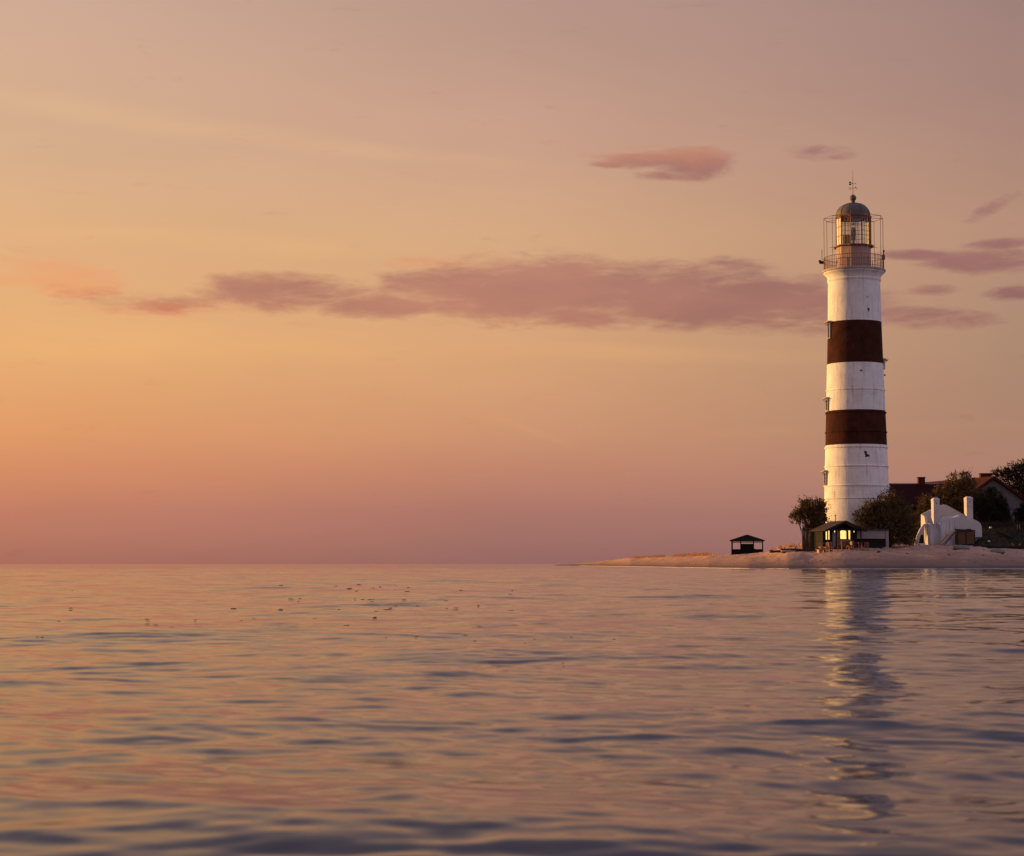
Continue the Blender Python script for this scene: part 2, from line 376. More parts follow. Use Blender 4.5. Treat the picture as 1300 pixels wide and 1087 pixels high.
# ------------------------------------------------------------------ sea
def build_sea():
    rs = [0.6]
    while rs[-1] < 2.4: rs.append(rs[-1] * 1.06)
    while rs[-1] < 260: rs.append(rs[-1] * 1.0040)
    while rs[-1] < 700: rs.append(rs[-1] * 1.02)
    while rs[-1] < 26000: rs.append(rs[-1] * 1.12)
    rs = np.array(rs)
    fine = np.arange(-22.0, 22.001, 0.06)
    left = -np.geomspace(22.4, 180, 46)[::-1]; right = np.geomspace(22.4, 176, 45)
    az = np.radians(np.concatenate([left, fine, right]))
    nr, na = len(rs), len(az)
    dr = np.gradient(rs); da = np.gradient(az)
    R, A = np.meshgrid(rs, az, indexing='ij')
    x = R * np.sin(A); y = R * np.cos(A)
    cell = np.maximum(dr[:, None] * 1.0, R * np.abs(da)[None, :])
    h = np.zeros_like(x); dx = np.zeros_like(x); dy = np.zeros_like(x)
    lams = np.exp(RNG.uniform(math.log(0.09), math.log(4.5), 130))
    WD = math.radians(262)
    patch = np.ones_like(x)
    for lam in lams:
        th = WD + RNG.normal(0, 0.62); k = 2 * PI / lam
        slope = 0.0086 * (1.0 if lam > 0.3 else 1.15) * (.86 if lam < .6 else 0.55 if lam < 1.6 else .8)
        amp = slope / k
        wgt = np.clip((lam / cell - 2.2) / 2.2, 0, 1)
        if wgt.max() <= 0: continue
        ph = k * (x * math.cos(th) + y * math.sin(th)) + RNG.uniform(0, 2 * PI)
        mod = 0.75 + 0.5 * np.sin(x * 0.9 / (lam + .6) * RNG.normal() * .5 + y * .5 / (lam + .6) * RNG.normal() + RNG.uniform(0, 6))
        h += amp * wgt * mod * np.sin(ph) * 1.35
    z = h
    verts = np.stack([x, y, z], -1).reshape(-1, 3)
    i = np.arange(nr - 1)[:, None]; j = np.arange(na)[None, :]; j2 = (j + 1) % na
    q = np.stack([i * na + j, (i + 1) * na + j, (i + 1) * na + j2, i * na + j2], -1).reshape(-1, 4)[:, ::-1]
    me = bpy.data.meshes.new('sea')
    nv = len(verts); nq = len(q)
    me.vertices.add(nv); me.vertices.foreach_set('co', verts.ravel())
    me.loops.add(nq * 4 + na); me.polygons.add(nq + 1)
    me.loops.foreach_set('vertex_index', np.concatenate([q.ravel(), np.arange(na)[::-1]]))
    me.polygons.foreach_set('loop_start', np.append(np.arange(nq) * 4, nq * 4))
    me.polygons.foreach_set('use_smooth', np.ones(nq + 1, bool))
    me.update(calc_edges=True); me.validate()
    m, nt, bs = new_mat('sea_water')
    geo = N(nt, 'ShaderNodeNewGeometry')
    P = geo.outputs['Position']
    vs = None
    acc = None
    for scl, amp, st in ((16.0, 0.05, (.6, 1, 1)), (4.2, 0.10, (.5, 1, 1)), (0.7, 0.085, (.4, 1, 1)), (0.09, 0.045, (.4, 1, 1))):
        mp = N(nt, 'ShaderNodeMapping'); nt.links.new(P, mp.inputs[0]); mp.inputs['Scale'].default_value = st
        mp.inputs['Rotation'].default_value = (0, 0, 0.10)
        nz = noise(nt, mp.outputs[0], scl, 2, 0.5, 0.3)
        su = N(nt, 'ShaderNodeVectorMath', operation='SUBTRACT'); nt.links.new(nz.outputs[1], su.inputs[0]); su.inputs[1].default_value = (.5, .5, .5)
        sl = N(nt, 'ShaderNodeVectorMath', operation='SCALE'); nt.links.new(su.outputs[0], sl.inputs[0]); sl.inputs['Scale'].default_value = amp * 2
        if acc is None: acc = sl.outputs[0]
        else:
            a2 = N(nt, 'ShaderNodeVectorMath', operation='ADD'); nt.links.new(acc, a2.inputs[0]); nt.links.new(sl.outputs[0], a2.inputs[1]); acc = a2.outputs[0]
    fl = N(nt, 'ShaderNodeVectorMath', operation='MULTIPLY'); nt.links.new(acc, fl.inputs[0]); fl.inputs[1].default_value = (1, 1, 0)
    ad = N(nt, 'ShaderNodeVectorMath', operation='ADD'); nt.links.new(geo.outputs['Normal'], ad.inputs[0]); nt.links.new(fl.outputs[0], ad.inputs[1])
    nn = N(nt, 'ShaderNodeVectorMath', operation='NORMALIZE'); nt.links.new(ad.outputs[0], nn.inputs[0])
    nt.links.new(nn.outputs[0], bs.inputs['Normal'])
    bs.inputs['Base Color'].default_value = (0.062, 0.060, 0.082, 1)
    bs.inputs['Roughness'].default_value = 0.07; bs.inputs['IOR'].default_value = 1.20
    me.materials.append(m)
    o = bpy.data.objects.new('sea', me); COL.objects.link(o)
    tag(o, 'calm rippled sea reflecting the sunset sky and the lighthouse', kind='structure')
build_sea()

# ------------------------------------------------------------------ land (beach spit and shore)
PXS = [700, 716, 722, 745, 760, 800, 860, 900, 950, 1000, 1080, 1200, 1300, 1420, 2000, 2900]
DSS = [640, 600, 560, 470, 425, 335, 260, 222, 190, 182, 181, 184, 190, 199, 225, 245]
CPX = [700, 722, 740, 760, 785, 800, 850, 912, 950, 975, 985, 1000, 1018, 1060, 1160, 1300, 2000, 2900]
CPY = [717.6, 716.6, 715.0, 712.8, 710.3, 708.5, 706.3, 704.3, 704, 700.5, 698, 695.5, 693.5, 692.8, 692, 691.5, 691, 691]
def Dshore(px): return float(np.interp(px, PXS, DSS)) + 1.0 * math.sin(px * .045) + .5 * math.sin(px * .11 + 1)
def crest(px):
    main = min(1, max(0, (px - 950) / 50))
    Dc = Dshore(px) + 44 * (1 - main) + 32.0 * main
    zc = at(px, float(np.interp(px, CPX, CPY)), Dc).z
    return Dc, zc, main
def ground(px, D):
    Ds = Dshore(px); Dc, zc, main = crest(px)
    t = (D - Ds) / (Dc - Ds)
    if t < 0: z = t * zc * 0.9
    elif t < 1: z = zc * (1 - (1 - t) ** 1.3)
    else:
        back = 16 + main * 190
        over = D - Dc
        z = zc + main * 0.012 * min(over, 20)
        if over > back: z -= (over - back) * 0.14
    nz = mnoise.noise(Vector((px * .05, D * .22, 0))) * .13 + mnoise.noise(Vector((px * .17, D * .8, 5))) * .07 + mnoise.noise(Vector((px * .5, D * 1.6, 9))) * .03
    return max(z + nz * min(1, max(0, t * 1.4)), -2.5)
def gz(px, D): return ground(px, D)
def build_land():
    pxs = np.concatenate([np.arange(704, 1330, 2.0), np.arange(1330, 2900, 12.0)])
    offs = np.concatenate([np.linspace(-14, 0, 6)[:-1], np.linspace(0, 12, 30)[:-1], np.linspace(12, 62, 84)[:-1], np.linspace(62, 260, 22)])
    vs = []
    for px in pxs:
        for o in offs:
            D = Dshore(px) + o
            vs.append(((px - 650) / F * D * CT, D, ground(px, D)))
    n = len(offs); mb = MB()
    fs = [(i * n + j, (i + 1) * n + j, (i + 1) * n + j + 1, i * n + j + 1) for i in range(len(pxs) - 1) for j in range(n - 1)]
    mb.add(vs, fs)
    m, nt, bs = new_mat('sand')
    P = N(nt, 'ShaderNodeNewGeometry').outputs['Position']
    sp = N(nt, 'ShaderNodeSeparateXYZ'); nt.links.new(P, sp.inputs[0])
    n1 = noise(nt, P, 0.35, 6, .65).outputs[0]; n2 = noise(nt, P, 3.0, 5, .6).outputs[0]
    base = mixc(nt, rng(nt, n1, .35, .65), (0.40, 0.215, 0.15, 1), (0.58, 0.335, 0.235, 1))
    base = mixc(nt, rng(nt, n2, .54, .68, 0, .75), base, (0.14, 0.075, 0.06, 1))
    wet = rng(nt, math_(nt, 'ADD', sp.outputs[2], math_(nt, 'MULTIPLY', math_(nt, 'SUBTRACT', n1, .5), .8)), 0.5, 1.7, 1, 0)
    base = mixc(nt, wet, base, (0.20, 0.105, 0.075, 1))
    swash = rng(nt, math_(nt, 'ADD', sp.outputs[2], math_(nt, 'MULTIPLY', math_(nt, 'SUBTRACT', n1, .5), .5)), 0.22, 0.42, 1, 0)
    base = mixc(nt, swash, base, (0.085, 0.045, 0.036, 1))
    nt.links.new(base, bs.inputs['Base Color'])
    nt.links.new(rng(nt, wet, 0, 1, .95, .7), bs.inputs['Roughness'])
    b = N(nt, 'ShaderNodeBump'); b.inputs['Strength'].default_value = .8; b.inputs['Distance'].default_value = .12
    nt.links.new(noise(nt, P, 2.2, 7, .65).outputs[0], b.inputs['Height']); nt.links.new(b.outputs[0], bs.inputs['Normal'])
    o = mb.build('beach', m, smooth=True)
    tag(o, 'pinkish sandy beach narrowing to a low spit on the left', kind='structure')
build_land()

def shore_foam():
    """thin line of lapping foam where the water meets the sand, a lumpy ribbon"""
    mb = MB(); px = 735.0; pts = []
    while px < 1420:
        D = Dshore(px) - 0.35 + .5 * mnoise.noise(Vector((px * .09, 3, 0)))
        wd = max(0.0, .28 + .55 * mnoise.noise(Vector((px * .07, 9, 1))) + .4 * mnoise.noise(Vector((px * .3, 2, 7))))
        pts.append((px, D, wd)); px += 1.5
    rows = []
    for px, D, wd in pts:
        x = (px - 650) / F * D * CT; k = 1 / CT
        rows.append([(x, D - wd, .005), (x, D - wd * .4, .05 + .05 * wd), (x, D + wd * .4, .05 + .06 * wd), (x, D + wd, .01)])
    vs = [p for r in rows for p in r]
    fs = [(i * 4 + j, (i + 1) * 4 + j, (i + 1) * 4 + j + 1, i * 4 + j + 1) for i in range(len(rows) - 1) for j in range(3)]
    m = surf('sea_foam', (.42, .37, .36), .2, 2, .8, .6, 9)
    o = mb.add(vs, fs).build('shore_foam', m, smooth=True)
    tag(o, 'thin broken line of foam along the water edge', kind='stuff')
shore_foam()

# ------------------------------------------------------------------ lighthouse
DL = 215.0
LX = at(1088.5, 690, DL).x
GZ = gz(1088, DL) - 0.1
def build_lighthouse():
    root = thing('lighthouse', 'tall round lighthouse in white and dark brown bands with glazed lantern and iron gallery', 'lighthouse', (LX, DL, GZ))
    def zz(py): return at(1088, py, DL).z - GZ
    def rr(px_r, py): return px_r * mpp(DL, zz(py) + GZ)
    # shaft with hoops
    prof = []; mis = []
    keys = [(700, 43), (655, 41.6), (610, 40.0), (566, 38.6), (523, 37.2), (463, 35.2), (410, 33.6), (358, 32.6)]
    hoops = [(633.5, 1.0), (617.5, 1.2), (593, 1.1), (569, 1.2), (549.5, 1.0), (524.8, 1.2), (496.5, .8)]
    def R(py): return rr(float(np.interp(-py, [-k[0] for k in keys], [k[1] for k in keys])), py)
    ys = set([k[0] for k in keys]) | set(np.arange(358, 700, 12).tolist()) | {410, 463, 522.5, 566}
    for y, a in hoops: ys -= {q for q in ys if abs(q - y) < 2.6 and q not in (410, 463, 522.5, 566)}
    ys = sorted(ys, reverse=True)
    prof = [(R(y), zz(y)) for y in ys]
    mis = []
    for a, b in zip(ys[:-1], ys[1:]):
        mid = (a + b) / 2
        mis.append(1 if (410 < mid < 463 or 522.5 < mid < 566) else 0)
    MB().lathe(prof, 96, mis=mis).build('tower_shaft', [M['white'], M['brown']], root, smooth=True)
    for y, ex in hoops:
        hh = rr(1.5, y); r0 = R(y); e = rr(ex, y); z = zz(y)
        p = [(r0 - .1, z - hh * .5), (r0 + e * .8, z - hh * .5), (r0 + e, z - hh * .25), (r0 + e, z + hh * .35), (r0 + e * .7, z + hh * .6), (r0 - .1, z + hh * .75)]
        MB().lathe(p, 96).build('hoop', M['brown'] if 522 < y < 566 else M['white'], root, smooth=True)
    # cornice and gallery deck
    p = [(R(358) - .02, zz(360)), (rr(33.6, 357), zz(357.6)), (rr(33.8, 357), zz(356.4)), (rr(32.9, 355), zz(355.6)), (rr(33.8, 352), zz(352)), (rr(36.5, 349), zz(349)), (rr(38.2, 347.5), zz(347.6)),
         (rr(38.4, 346), zz(346.4)), (rr(37.8, 346), zz(346.3))]
    MB().lathe(p, 96).build('cornice', M['white'], root, smooth=True)
    p = [(rr(30, 346), zz(346.2)), (rr(39.4, 346), zz(346.1)), (rr(39.6, 345), zz(345.6)), (rr(39.6, 345), zz(344.0)), (rr(39.2, 344), zz(343.6)), (.2, zz(343.6))]
    MB().lathe(p, 96).build('gallery_deck', M['deck'], root, smooth=True)
    zd = zz(343.6)
    A0 = math.radians(-8 + 10.3)                   # corner direction, measured from the side facing the sea
    def dirv(a): return Vector((math.sin(a), -math.cos(a), 0))
    # view from the camera arrives along azimuth 10.3 deg, so screen angles are turned by that much
    VA = math.radians(-10.3)
    corners = [math.radians(-8 + 36 * k) + VA for k in range(10)]
    # railing
    rl = rr(37.6, 340); ztop = zz(327.5); zlow = zz(341)
    rail = MB()
    n = 80
    for zr, tr in ((ztop, .035), ((ztop + zd) / 2 + .25, .02), (zlow, .025)):
        pts = [dirv(2 * PI * k / n) * rl + Vector((0, 0, zr)) for k in range(n + 1)]
        rail.tube(pts, tr, 6)
    for k in range(n):
        a = 2 * PI * k / n
        rail.tube([dirv(a) * rl + Vector((0, 0, zd)), dirv(a) * rl + Vector((0, 0, ztop))], .024 if k % 8 else .04, 5)
    rail.build('gallery_railing', M['rust'], root)
    # ten sided lantern: wall, sills, corner mullions, bars, glass
    RLn = rr(22, 320); zw0, zw1 = zd, zz(314.6); zg0, zg1 = zz(313), zz(277.5)
    def poly(r, z, nd=0): return [dirv(a) * r + Vector((0, 0, z)) for a in corners]
    def decag(prof, name, mat): 
        mb = MB().lathe(prof, 10, a0=corners[0]); return mb.build(name, mat, root)
    decag([(RLn, zw0), (RLn, zw1)], 'lantern_wall', M['lantern'])
    decag([(RLn - .3, zw1 - .02), (rr(25.6, 313), zw1), (rr(25.8, 313), zg0), (RLn - .25, zg0 + .03)], 'inner_catwalk', M['rust'])
    fr = MB()
    for a in corners:
        fr.tube([dirv(a) * RLn + Vector((0, 0, zg0 - .1)), dirv(a) * RLn + Vector((0, 0, zg1 + .05))], .065, 6)
    fr.build('corner_mullion', M['rust'], root)
    def lerp(a, b, t): return a + (b - a) * t
    for k in range(10):
        a, b = corners[k], corners[(k + 1) % 10]
        pa, pb = dirv(a) * RLn, dirv(b) * RLn
        nn = (pa + pb).normalized()
        standin = k in (8, 3)       # cream panels: left stands for sky-bright glass, inland added to show sunlit orange
        pane = MB(); q = .985
        pane.slab([pa * q + Vector((0, 0, zg0)), pb * q + Vector((0, 0, zg0)), pb * q + Vector((0, 0, zg1)), pa * q + Vector((0, 0, zg1))], .02)
        po = pane.build('standin_panel' if standin else 'lantern_pane', M['cream'] if standin else M['glass'], root)
        bars = MB()
        for t in (1 / 3, 2 / 3):
            z = lerp(zg0, zg1, t); bars.tube([pa + Vector((0, 0, z)), pb + Vector((0, 0, z))], .028, 5)
        for t in ((.333, .667) if not standin else (.5,)):
            p = lerp(pa, pb, t); bars.tube([p + Vector((0, 0, zg0)), p + Vector((0, 0, zg1))], .024, 5)
        bars.build('glazing_bar', M['rust'], root)
    # parapet door on lantern wall, vents
    # eave + dome
    zr = zg1
    decag([(RLn - .08, zr - .06), (.05, zr + .1)], 'lantern_ceiling', M['brick'])
    decag([(RLn - .05, zr - .12), (rr(22.4, 277), zr), (rr(23.4, 276), zz(276)), (rr(23.2, 275), zz(275.2)), (rr(21.5, 274), zz(274.3))], 'eave', M['rust'])
    prof = []
    for t in np.linspace(0, 1, 12):
        y = 274.6 - t * 16.6; r = 21.6 * math.sqrt(max(0, 1 - (t * .985) ** 2.1)); prof.append((rr(max(r, 1.3), y), zz(y)))
    dome = MB().lathe(prof, 60, a0=corners[0]).build('dome', M['dome'], root, smooth=True)
    ribs = MB()
    for a in corners:
        ribs.tube([dirv(a) * (r + .015) + Vector((0, 0, z)) for r, z in prof], .03, 5)
    ribs.build('dome_rib', M['dome'], dome)
    p = [(rr(2.2, 258), zz(259)), (rr(1.7, 257), zz(257.4)), (rr(2.6, 256), zz(256.6))]
    for t in np.linspace(-.8, .98, 9): p.append((rr(4.2, 252) * math.sqrt(1 - t * t), zz(251.6) + t * rr(4.4, 252)))
    p.append((.03, zz(247))); 
    MB().lathe(p, 24).build('finial_ball', M['dome'], root, smooth=True)
    vane = MB()
    vane.tube([(0, 0, zz(247.5)), (0, 0, zz(216))], [.04, .012], 6)
    zc = zz(239); 
    for a in (0, PI / 2, PI, 3 * PI / 2):
        a += .45; d = dirv(a); vane.tube([Vector((0, 0, zc)), d * .5 + Vector((0, 0, zc))], .014, 5)
        vane.box(d * .55 + Vector((0, 0, zc)), (.13, .03, .13), rz=a)
    zt = zz(233.5); d = Vector((math.cos(VA), math.sin(VA), 0)); Rr = Matrix.Rotation(VA, 3, 'Z')
    vane.tube([-d * .42 + Vector((0, 0, zt)), d * .36 + Vector((0, 0, zt))], .014, 5)
    for (ox, oz) in ((-.30, .14), (-.30, -.08)):
        pts = [(ox + .13 * math.cos(t), oz + .10 * math.sin(t)) for t in np.linspace(0, 2 * PI, 10)[:-1]]
        T = Matrix.Translation(Vector((0, 0, zt + .02))) @ Rr.to_4x4()
        vane.prism(pts, -.012, .012, T=T)
    pts = [(.05, .06), (-.12, .1), (-.12, -.02)]
    vane.prism(pts, -.012, .012, T=Matrix.Translation(Vector((0, 0, zt))) @ Rr.to_4x4())
    for ox in (.26, .34): vane.tube([d * ox + Vector((0, 0, zt + .1)), d * ox + Vector((0, 0, zt - .06))], .018, 5)
    vane.build('weather_vane', M['iron'], root)
    # outer cage of poles
    rc = rr(37.4, 300); zc1 = zz(277.6)
    for a in corners:
        MB().tube([dirv(a) * rc + Vector((0, 0, zd)), dirv(a) * rc + Vector((0, 0, zc1))], .027, 6).build('cage_pole', M['rust'], root)
    cg = MB()
    for k, a in enumerate(corners):
        b = corners[(k + 1) % 10]
        cg.tube([dirv(a) * rc + Vector((0, 0, zc1)), dirv(b) * rc + Vector((0, 0, zc1))], .024, 6)
        cg.tube([dirv(a) * rc + Vector((0, 0, zc1)), dirv(a) * rr(22.8, 277) + Vector((0, 0, zc1 + .05))], .026, 5)
    cg.build('cage_ring', M['rust'], root)
    # platform braces from the wall to the cage
    for a in corners:
        MB().tube([dirv(a) * rr(25, 313) + Vector((0, 0, zg0 - .08)), dirv(a) * rr(30, 313) + Vector((0, 0, zg0 - .14))], .022, 5).build('catwalk_brace', M['rust'], root)
    # lens on its pedestal, with lamp and cabinet
    ln = MB(); z0, z1 = zz(303), zz(288.5); prof = []
    for i, t in enumerate(np.linspace(0, 1, 19)):
        r = .34 * math.sqrt(max(0.02, 1 - (2 * t - 1) ** 2 * .92)); prof.append((r * (1 if i % 2 else .9), z0 + (z1 - z0) * t))
    m, nt, bs = new_mat('lens_glass'); bs.inputs['Base Color'].default_value = (.12, .09, .07, 1); bs.inputs['Roughness'].default_value = .12; bs.inputs['Specular IOR Level'].default_value = .8
    ln.lathe(prof, 24).build('lens', m, root)
    MB().lathe([(.30, zd), (.22, zd + .3), (.14, zd + .5), (.14, z0 - .1), (.3, z0 - .08), (.3, z0)], 20).build('lens_pedestal', M['iron'], root)
    MB().lathe([(.02, zz(286.6)), (.1, zz(286)), (.13, zz(284.6)), (.08, zz(283.4)), (.03, zz(283)), (.03, zg1)], 12).build('standby_lamp', M['iron'], root)
    MB().box(Vector((-.75 , .1, zz(305.5))), (.75, .5, rr(14, 305)), rz=.2).build('cabinet', M['oldwood'], root)
    # windows with little canopies on the left flank, brackets on the right
    def window(py_c, py0, py1, ang, wide=.48):
        a = math.radians(ang) + VA; d = dirv(a); tdir = Vector((math.cos(a), math.sin(a), 0))
        Rm = Matrix((tdir, d, Vector((0, 0, 1)))).transposed()
        r0 = R(py0); z0, z1 = zz(py1), zz(py0); zc = (z0 + z1) / 2
        fr = MB()
        for sx in (-1, 1): fr.box(d * (r0 + .02) + tdir * sx * (wide / 2 + .05) + Vector((0, 0, zc)), (.1, .34, z1 - z0), R=Rm)
        fr.box(d * (r0 + .02) + Vector((0, 0, z0 - .05)), (wide + .26, .36, .1), R=Rm)
        f = fr.build('window', M['deck'], root)
        MB().box(d * (r0 - .02) + Vector((0, 0, zc)), (wide, .2, z1 - z0), R=Rm).build('pane', M['iron'], f)
        cn = MB().box(d * (r0 + .22) + Vector((0, 0, z1 + .09)), (wide + .36, .68, .08), R=Rm)
        cn.box(d * (r0 + .10) + Vector((0, 0, z1 + .21)), (wide + .1, .5, .12), R=Rm)
        for sx in (-1, 1):
            cn.tube([d * (r0 + .5) + tdir * sx * (wide / 2 + .1) + Vector((0, 0, z1 + .04)), d * (r0 + .02) + tdir * sx * (wide / 2 + .1) + Vector((0, 0, z1 - .35))], .03, 5)
        cn.build('canopy', M['deck'], f)
    window(408, 411.5, 430, -66); window(505, 508, 521, -70); window(597, 600.5, 616, -71)
    window(455, 458.5, 468, 98, .5); window(655, 656, 664, -78, .4)
    for py, aa in ((477, 90),):
        d = dirv(math.radians(aa) + VA); MB().box(d * (R(py) + .06) + Vector((0, 0, zz(py))), (.25, .25, .16), rz=VA).build('bracket', M['rust'], root)
    # gallery equipment
    g = MB(); d = dirv(math.radians(-92) + VA); c0 = d * (rl + .25) + Vector((0, 0, zz(332)))
    g.box(c0, (.5, .28, .28)); g.box(c0 + Vector((-.2, 0, .18)), (.26, .2, .16)); g.tube([c0 + Vector((.05, 0, -.25)), c0 + Vector((.05, 0, 1.5))], .03, 6)
    g.tube([c0 + Vector((-.3, 0, 0)), c0 + Vector((.5, 0, -.15))], .035, 6)
    g.build('antenna', M['blackwood'], root)
    g = MB(); d = dirv(math.radians(88) + VA); c0 = d * (rl - .05) + Vector((0, 0, zz(328)))
    g.box(c0, (.3, .3, .55)); g.tube([c0 + Vector((.05, 0, .2)), c0 + Vector((.05, 0, .85))], .04, 6); g.lathe([(.1, zz(321)), (.12, zz(320)), (.04, zz(318.6))], 10, c=(c0.x + .05, c0.y))
    g.build('fog_sensor', M['rust'], root)
    # missing plaster patches, slightly proud lumps of bare masonry
    for (px, py, sw, sh) in ((1100, 577, .16, .22), (1102, 580.5, .26, .18), (1096, 474, .14, .1), (1106, 397, .12, .2)):
        sn = (px - 1088.5) * mpp(DL) / R(py); a = math.asin(sn) + VA; d = dirv(a); tdir = Vector((math.cos(a), math.sin(a), 0))
        Rm = Matrix((tdir, d, Vector((0, 0, 1)))).transposed(); pts = []
        for t in np.linspace(0, 2 * PI, 12)[:-1]:
            k = 1 + .35 * math.sin(3 * t + px); pts.append((sw * k * math.cos(t), sh * k * math.sin(t)))
        T = Matrix.Translation(d * R(py) + Vector((0, 0, zz(py)))) @ Rm.to_4x4()
        MB().prism(pts, -.03, .012, T=T).build('bare_patch', M['brick'], root)
    return root
build_lighthouse()

# ------------------------------------------------------------------ foliage
def crown_mesh(clumps, n, size, feather=0.0, seed=1):
    """many leaf clusters filling the clumps: (x, y, z, rx, ry, rz)"""
    g = np.random.default_rng(seed)
    vol = np.array([c[3] * c[4] * c[5] for c in clumps]) ** .8; vol /= vol.sum()
    V = []; Fc = []
    k = 0
    for ci, cl in enumerate(clumps):
        m = int(n * vol[ci])
        d = g.normal(size=(m, 3)); d /= np.linalg.norm(d, axis=1)[:, None]
        r = g.uniform(0, 1, m) ** .42 * (1 + .16 * g.normal(size=m))
        p = np.array(cl[:3]) + d * r[:, None] * np.array(cl[3:])
        def leaf(q, out, s):
            nonlocal k
            side = out.cross(Vector(g.normal(size=3))).normalized(); l = s * (1 + 1.6 * feather)
            V.extend([q - side * s * .45, q + out * l * .5 + side * s * .25, q + out * l, q + out * l * .4 - side * s * .5])
            Fc.append((k, k + 1, k + 2, k + 3)); k += 4
        for i in range(m):
            q = Vector(p[i])
            nz = mnoise.noise(q * 1.3 + Vector((seed, 0, 0))) + .5 * mnoise.noise(q * 3.1 + Vector((seed, 4, 0)))
            if nz < -0.08 and r[i] > .5: continue           # gaps
            out = (Vector(d[i]) + Vector((0, 0, .8)) * feather + Vector(g.normal(size=3)) * .5).normalized()
            leaf(q, out, size * g.uniform(.5, 1.35))
        for i in range(m // 55):                             # sprays of twigs reaching out of the crown
            dd = Vector(g.normal(size=3)).normalized(); dd.z = abs(dd.z) * .9 - .15
            q = Vector(cl[:3]) + Vector((dd.x * cl[3], dd.y * cl[4], dd.z * cl[5])) * .92
            o2 = (dd + Vector((0, 0, .7 + feather)) + Vector(g.normal(size=3)) * .25).normalized(); Ls = g.uniform(.35, 1.0) * (.6 + feather)
            for t in np.linspace(0, 1, 9):
                leaf(q + o2 * Ls * t + Vector(g.normal(size=3)) * .07 * (1.2 - t), (o2 + Vector(g.normal(size=3)) * .6).normalized(), size * (1.1 - .6 * t))
    return V, Fc
def tree(name, label, cat, base, clumps, n, size, mat, feather=.4, seed=1, group=None, stems=5, trunk_r=.12):
    root = thing(name, label, cat, base, 0, group)
    V, Fc = crown_mesh(clumps, n, size, feather, seed)
    mb = MB(); mb.add(V, Fc)
    me = mb.build('crown', mat, root)
    tb = MB(); rd = random.Random(seed)
    for i, cl in enumerate(clumps[:stems * 3]):
        c = Vector(cl[:3]); b = Vector((rd.uniform(-.4, .4) + c.x * .12, rd.uniform(-.3, .3), -.3))
        mid = b.lerp(c, .5) + Vector((rd.uniform(-.3, .3), rd.uniform(-.3, .3), rd.uniform(0, .4)))
        tb.tube([b, mid, c], [trunk_r, trunk_r * .7, .03], 6)
    tb.build('trunk', M['bark'], root)
    return root
def px_clumps(cx_px, D, base_z, lst, X0):
    """clump list given in photo pixels at distance D -> local metres"""
    out = []
    for px, py, rx, ry in lst:
        p = at(px, py, D); s = mpp(D)
        out.append((p.x - X0, random.uniform(-.5, .5), p.z - base_z, rx * s, max(rx, ry) * s * .9, ry * s))
    return out
def px_tree(name, label, cat, cx, D, lst, n, size, mat, feather=.4, seed=1, group=None, depth=None, trunk_r=.12):
    bz = gz(cx, D) - .05; X0 = at(cx, 690, D).x
    cl = px_clumps(cx, D, bz, lst, X0)
    return tree(name, label, cat, (X0, D, bz), cl, n, size, mat, feather, seed, group, trunk_r=trunk_r)

GB = 'bushes and small trees around the lighthouse foot'
px_tree('shrub', 'olive brown wind-shaped bush left of the tower, against the open sky', 'bush', 1030, 209.8,
        [(1012, 658, 9, 8), (1019, 650, 9, 9), (1024, 642, 9, 7), (1033, 650, 14, 13), (1041, 643, 7, 8), (1036, 661, 13, 13), (1042, 668, 9, 14), (1029, 670, 9, 10), (1040, 682, 8, 10)],
        13000, .15, M['leaf_a'], .55, 3, GB)
px_tree('shrub', 'large bush covering the lower right side of the tower, behind the white-fronted shed', 'bush', 1120, 209.5,
        [(1130, 634, 10, 12), (1121, 645, 16, 14), (1108, 650, 13, 13), (1097, 657, 12, 11), (1138, 648, 13, 16), (1123, 664, 22, 18), (1142, 668, 15, 20), (1100, 669, 13, 12), (1152, 664, 10, 18), (1153, 681, 10, 13), (1134, 684, 15, 10)],
        24000, .155, M['leaf_a'], .55, 5, GB)
px_tree('shrub', 'tall feathery bush rising behind the two white pillars', 'bush', 1205, 233,
        [(1213, 610, 9, 9), (1223, 607, 8, 8), (1230, 616, 11, 12), (1216, 622, 15, 15), (1198, 628, 13, 12), (1207, 642, 20, 18), (1190, 640, 13, 14), (1175, 645, 9, 13), (1228, 640, 17, 20), (1242, 634, 9, 15), (1180, 664, 14, 22), (1160, 670, 8, 20), (1230, 665, 20, 20)],
        25000, .16, M['leaf_a'], .6, 7, GB)
px_tree('shrub', 'dark bush in front of the gabled white wall, right of the taller pillar', 'bush', 1256, 231,
        [(1257, 628, 8, 9), (1250, 645, 12, 18), (1263, 640, 12, 15), (1273, 648, 9, 13), (1262, 658, 16, 16), (1247, 664, 9, 12), (1276, 661, 9, 10)],
        14000, .16, M['leaf_c'], .35, 9, GB)
px_tree('shrub', 'small dark bush at the right edge above the board fence', 'bush', 1297, 231,
        [(1294, 654, 6, 8), (1302, 650, 9, 12), (1299, 663, 8, 8), (1314, 655, 9, 12)], 4000, .18, M['leaf_c'], .35, 13, GB)
px_tree('tree', 'tall black-green tree standing behind the ridge of the gabled house at the right edge', 'tree', 1300, 283,
        [(1278, 604, 13, 9), (1268, 602, 9, 6), (1290, 596, 12, 8), (1304, 594, 14, 10), (1322, 600, 16, 13), (1292, 611, 16, 10), (1312, 618, 18, 16), (1292, 624, 14, 10), (1334, 622, 16, 22), (1300, 636, 18, 12)],
        19000, .22, M['leaf_c'], .3, 17, None, trunk_r=.3)
px_tree('shrub', 'low dark bush between the left house wall and the white ruin', 'bush', 1160, 236,
        [(1150, 655, 9, 9), (1164, 650, 9, 8), (1172, 662, 9, 10), (1158, 672, 12, 12)], 4500, .2, M['leaf_c'], .4, 19, GB)

